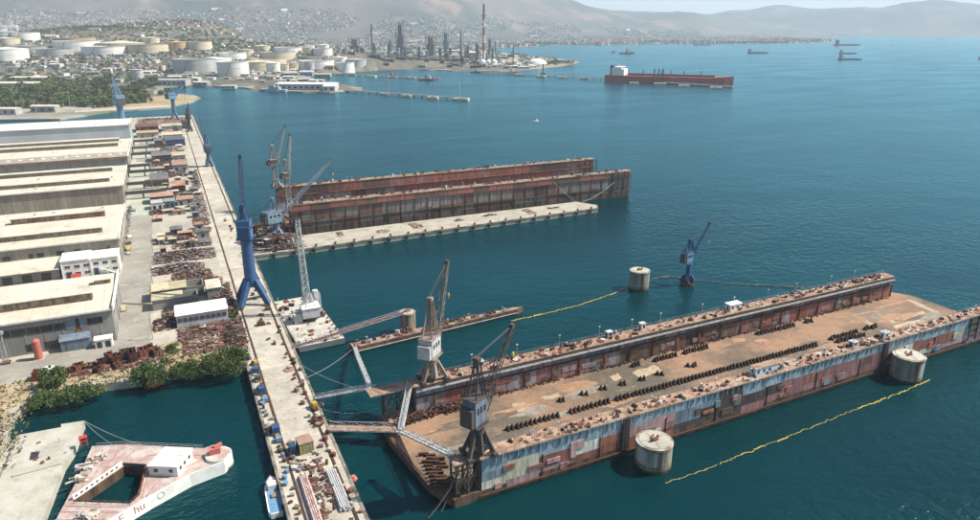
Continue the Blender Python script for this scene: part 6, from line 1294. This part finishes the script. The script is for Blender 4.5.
# jetties on piles
def oil_jetty(label, pts, heads, wd=6):
    q = [P(*p, 2) for p in pts]; r = thing('oil_jetty', label, 'jetty', (q[0].x,q[0].y,0))
    for a, b in zip(q, q[1:]):
        MB().bar(a+Vector((0,0,1.4)), b+Vector((0,0,1.4)), wd, 1).build('walkway', pier_m, r, world=True); MB().bar(a+Vector((0,0,2.4)), b+Vector((0,0,2.4)), 1.6, .8).build('pipe_run', lgrey, r, world=True)
        n = max(2, int((b-a).length/18))
        for i in range(n): c = a.lerp(b, (i+.5)/n); MB().cyl((c.x,c.y,-3),(c.x,c.y,2.9),1.1,n=8).build('pile', pierside, r, world=True)
    for px, py, w_, d_ in heads:
        c = P(px, py, 2); MB().obox((c.x,c.y,1.6),(w_,d_,4.4),(0,0,-YAW-.25)).build('berth_platform', pier_m, r, world=True); MB().obox((c.x,c.y,4.3),(w_*.3,d_*.3,1.6),(0,0,-YAW)).build('gear_box', grey_s, r, world=True); MB().cyl((c.x+w_*.3,c.y,3.8),(c.x+w_*.3,c.y,8),.5,n=6).build('mooring_post', dsteel, r, world=True)
oil_jetty('nearest oil jetty with square concrete platforms', [(345,91),(468,99.5)], [(385,94,18,12),(407,95.8,18,12),(433,97.8,20,12),(461,99.5,28,14)])
oil_jetty('second oil jetty with moored tugs', [(325,74),(440,79)], [(352,75,18,12),(372,76.5,22,14),(392,77,24,14),(412,78,22,14)])
oil_jetty('long oil jetty running out to the red tanker', [(480,72.5),(540,76),(604,79.5),(733,87.5)], [(520,75,26,14),(541,76.5,24,16),(562,77.5,20,14),(585,78.6,20,14),(609,81,20,12),(634,83.2,20,12),(660,84,26,16),(684,86,22,14),(716,88,24,14)])
for px, py, h in ((389,95,30),(411,80,20),(460,99,58),(278,92,30)):
    c = P(px, py, 2); r = thing('light_mast', 'slim floodlight mast on an oil jetty', 'mast', (c.x,c.y,3.0 if px != 278 else 2), 0, 'floodlight masts on the jetties'); MB().cyl((0,0,0),(0,0,h),.55,.35,n=6).build('pole', lgrey, r); MB().box(-1.6,1.6,-.5,.5,h,h+1.2).build('lamp_head', lgrey, r)
c = P(658,83.5,2); r = thing('loading_arm', 'dark loading arms on the jetty beside the red tanker', 'loading arm', (c.x,c.y,3.8))
for i in range(3): MB().lat((i*12-12,0,0),(i*12-12,0,30),2.5,1.6,8,.5).build('arm', dsteel, r)
c = P(543,75.5,2); r = thing('loading_arm', 'dark loading tower midway along the tanker jetty', 'loading arm', (c.x,c.y,3.8)); MB().lat((0,0,0),(0,0,26),3,1.6,8,.6).build('arm', dsteel, r); MB().box(-6,6,-2,2,0,5).build('base', dsteel, r)
for i in range(9):
    c = P(552+i*2.6, 64+.1*i, 2); r = thing('spit_pine', 'small dark tree in the row along the refinery spit', 'tree', (c.x,c.y,1.6), 0, 'trees on the refinery spit'); MB().leaves([((0,0,8),5,1.1),((1,0,12),3.4,1)], 120, 1.4, rv).build('crown', [leaf_a, leaf_c], r); MB().cyl((0,0,0),(0,0,8),.6,n=6).build('trunk', bark, r)
mb = MB(); pl = [tuple(P(*p)[:2]) for p in [(530,69.5),(562,66.5),(578,63.8),(572,62.8),(545,66)]]; mb.prism(pl, .5, 2.4); struct(mb, 'spit_bank', earth)
# light masts in front of the wood
for px, py, h in ((19,119,24),(37,116,22),(71,110,26),(166,103,26),(189,101,18)):
    c = P(px, py, 2); r = thing('light_mast', 'thin light mast on the inlet shore', 'mast', (c.x,c.y,2.0), 0, 'light masts on the inlet shore'); MB().cyl((0,0,0),(0,0,h),.35,.2,n=6).build('pole', lgrey, r); MB().box(-.8,.8,-.3,.3,h,h+.6).build('lamp_head', lgrey, r)
# ================================================================== THE TOWN: 300 houses as things, the rest one mass
rv = random.Random(3)
hv = []
for k in range(6):
    for v_ in range(3):
        mb = MB(); w_, d_, h_ = [(12,10,7),(16,12,10),(10,9,4.5),(22,12,12),(30,18,7),(14,12,13)][k]
        mb.m(0).box(-w_/2,w_/2,-d_/2,d_/2,-6,h_)
        if k in (0, 2): mb.m(1).ext([(-d_/2-.4,h_+.01),(d_/2+.4,h_+.01),(0,h_+2.4)], -w_/2-.4, w_/2+.4)
        else: mb.m(1 if v_ == 0 else 0).box(-w_/2-.3,w_/2+.3,-d_/2-.3,d_/2+.3,h_+.01,h_+.6)
        mb.m(2)
        for fl_ in range(int(h_/3.2)):
            for c in range(int(w_/3.5)): x = -w_/2+1.2+c*3.4; mb.box(x,x+1.5,-d_/2-.06,-d_/2-.01,fl_*3.2+1,fl_*3.2+2.4); mb.box(x,x+1.5,d_/2+.01,d_/2+.06,fl_*3.2+1,fl_*3.2+2.4)
        hv.append(mb.mesh('house', [[house_m, house_m, house_g][v_], [house_r, house_g, house_m][v_], glassd]))
def town_px():
    k = rv.random()
    if k < .50: return rv.uniform(500,835), rv.uniform(37.5,46.5)
    if k < .90: return rv.uniform(235,560), rv.uniform(36.5,50)
    return rv.uniform(-20,300), rv.uniform(36,41)
cnt = 0; small = MB(); green = MB(); tries = 0
cands = []
for i in range(24000):
    px, py = town_px(); q = P(px, py, 2)
    if not inpoly(q.x, q.y, ML) or math.hypot(q.x, q.y) > 9200: continue
    if -1300 < q.x < 1060 and 1250 < q.y < 4355 and hz(q.x, q.y) > 8 : continue
    cands.append((q.x, q.y, py))
cands.sort(key=lambda c: -c[2])
grid = {}
for x, y, py in cands:
    key = (int(x/19), int(y/19))
    if key in grid: continue
    grid[key] = 1
    g = mnoise.noise(Vector((x/420, y/420, 5)))
    if g > .16 or rv.random() < .28:
        rr = rv.uniform(6,12); green.leaves([((x,y,2+rr*.7),rr,.8)], 10, rr*.55, rv); continue
    if cnt < 300:
        lb = ('flat roofed or tiled house on the town front by the bay', 'houses on the town front') if px else None
        o = inst('town_house', hv[rv.randrange(len(hv))], None, (x,y,2.0), (0,0,-YAW+rv.uniform(-.5,.5))); s_ = rv.uniform(.9,1.4); o.scale = (s_,s_,s_); tag(o, 'small pale house in the nearest rows of the far town', 'house', 'houses in the nearest rows of the far town'); cnt += 1
    else:
        w_, d_, h_ = rv.uniform(9,20), rv.uniform(9,16), rv.uniform(6,20); small.cur = rv.choices([0,1,2],[6,2,1.6])[0]
        if rv.random() < .03: w_, d_, h_ = rv.uniform(40,90), rv.uniform(30,50), rv.uniform(8,13); small.cur = rv.choice([0,2,3])
        small.obox((x,y,2+h_/2-.5),(w_,d_,h_+1),(0,0,rv.uniform(-.6,.6)))
        if rv.random() < .35: small.cur = 1; small.obox((x,y,2+h_+.5),(w_+.6,d_+.6,.9),(0,0,0))
cols_, nr_, rp = RPTS['mountain']
vis = [k for k, v_ in enumerate(cols_) if -40 < v_ < 700]
for i in range(15000):
    c = rv.choice(vis); r_ = int(rv.random()**1.2*5.5)
    u_, v_ = rv.random(), rv.random()
    p0, p1, p2, p3 = (Vector(rp[c*nr_+r_]), Vector(rp[(c+1)*nr_+r_]), Vector(rp[(c+1)*nr_+r_+1]), Vector(rp[c*nr_+r_+1]))
    q = (p0*(1-u_)+p1*u_)*(1-v_)+(p3*(1-u_)+p2*u_)*v_
    if mnoise.noise(Vector((q.x/700, q.y/700, 9))) > .3 or q.z < 1: continue
    if rv.random() < .42: rr = rv.uniform(6,12); green.leaves([((q.x,q.y,q.z+rr*.4),rr,.6)], 7, rr*.6, rv); continue
    w_, d_, h_ = rv.uniform(8,18), rv.uniform(8,15), rv.uniform(5,10)
    if rv.random() < .02: w_, d_, h_ = rv.uniform(50,120), rv.uniform(30,60), rv.uniform(9,14)
    small.cur = rv.choices([0,1,2,3],[5,3,3,.4])[0]; small.obox((q.x,q.y,q.z+h_/2-4),(w_,d_,h_+8),(0,0,rv.uniform(-.6,.6)))
o = small.build('far_town', [house_m, house_r, house_g, white_m]); o['kind'] = 'stuff'
o = green.build('town_trees', [leaf_a, leaf_a]); o['kind'] = 'stuff'
mb = MB(); gr = MB()                               # houses on the brown hill and far shore
for i in range(1300):
    k = rv.random()
    if k < .45:
        x, y = PD(rv.uniform(115,250), 30, rv.uniform(2700,3900))[:2]; z = hz(x, y)
        if any((x-t[0].x)**2+(y-t[0].y)**2 < (t[1]/2+16)**2 for t in tanks): continue
    else:
        q = P(rv.uniform(700,1000), rv.uniform(34.6,35.5), 2.2); x, y, z = q.x, q.y, 2.2
    s_ = 1 if k < .45 else 2.2
    mb.cur = rv.choices([0,1,2],[5,3,1])[0]; w_, h_ = rv.uniform(9,16)*s_, rv.uniform(4,8)*s_; mb.obox((x,y,z+h_/2-1.5),(w_,w_*.8,h_+3),(0,0,rv.uniform(0,1)))
o = mb.build('hill_houses', [house_m, house_r, house_g]); o['kind'] = 'stuff'
for i in range(1500):
    x, y = PD(rv.uniform(20,260), 30, rv.uniform(2400,4000))[:2]; rr = rv.uniform(4,8); z = hz(x, y)
    if z > 12: gr.leaves([((x,y,z+rr*.5),rr,.7)], 10, rr*.5, rv)
o = gr.build('hill_trees', [leaf_a, leaf_a]); o['kind'] = 'stuff'
# ================================================================== HAZE: one closed box of even, pale air
mb = MB(); mb.box(-14000,27500,-600,23000,-6,980)
hzb = mb.build('haze', []); hzb['kind'] = 'stuff'
hm = bpy.data.materials.new('haze_air'); hm.use_nodes = True; t = hm.node_tree; t.nodes.clear()
pv = t.nodes.new('ShaderNodeVolumePrincipled'); pv.inputs['Density'].default_value = 6.5e-5; pv.inputs['Color'].default_value = (.74,.88,1,1); pv.inputs['Anisotropy'].default_value = .1
mo = t.nodes.new('ShaderNodeOutputMaterial'); t.links.new(pv.outputs[0], mo.inputs['Volume']); hzb.data.materials.clear(); hzb.data.materials.append(hm)
hzb.display_type = 'WIRE'

# ---- labels: things of one kind that stand in a row are told apart by their place in it
def to_px(v):
    r_ = v.x*RT[0]+v.y*RT[1]; g_ = v.x*FW[0]+v.y*FW[1]; zc = g_*CP-(v.z-CAMH)*SP
    return 490+FPX*r_/zc, 260+FPX*(-g_*SP-(v.z-CAMH)*CP)/zc
def nth(n): return '%d%s' % (n, 'th' if 10 < n % 100 < 14 else {1: 'st', 2: 'nd', 3: 'rd'}.get(n % 10, 'th'))
rows = {}
for o in C.objects:
    if o.parent is None and o.get('group'): rows.setdefault((o['label'], o['group']), []).append(o)
for (lb, gp), os_ in rows.items():
    if len(os_) < 2 or len(os_) > 90 or len(lb.split()) > 13 or gp.startswith('wood'): continue
    vert = 'pier edge' in gp or 'far pier' in gp or 'yard road' in gp
    os_.sort(key=lambda o: -to_px(o.location)[1] if vert else to_px(o.location)[0])
    for i, o in enumerate(os_): o['label'] = lb+', %s from %s' % (nth(i+1), 'bottom' if vert else 'left')
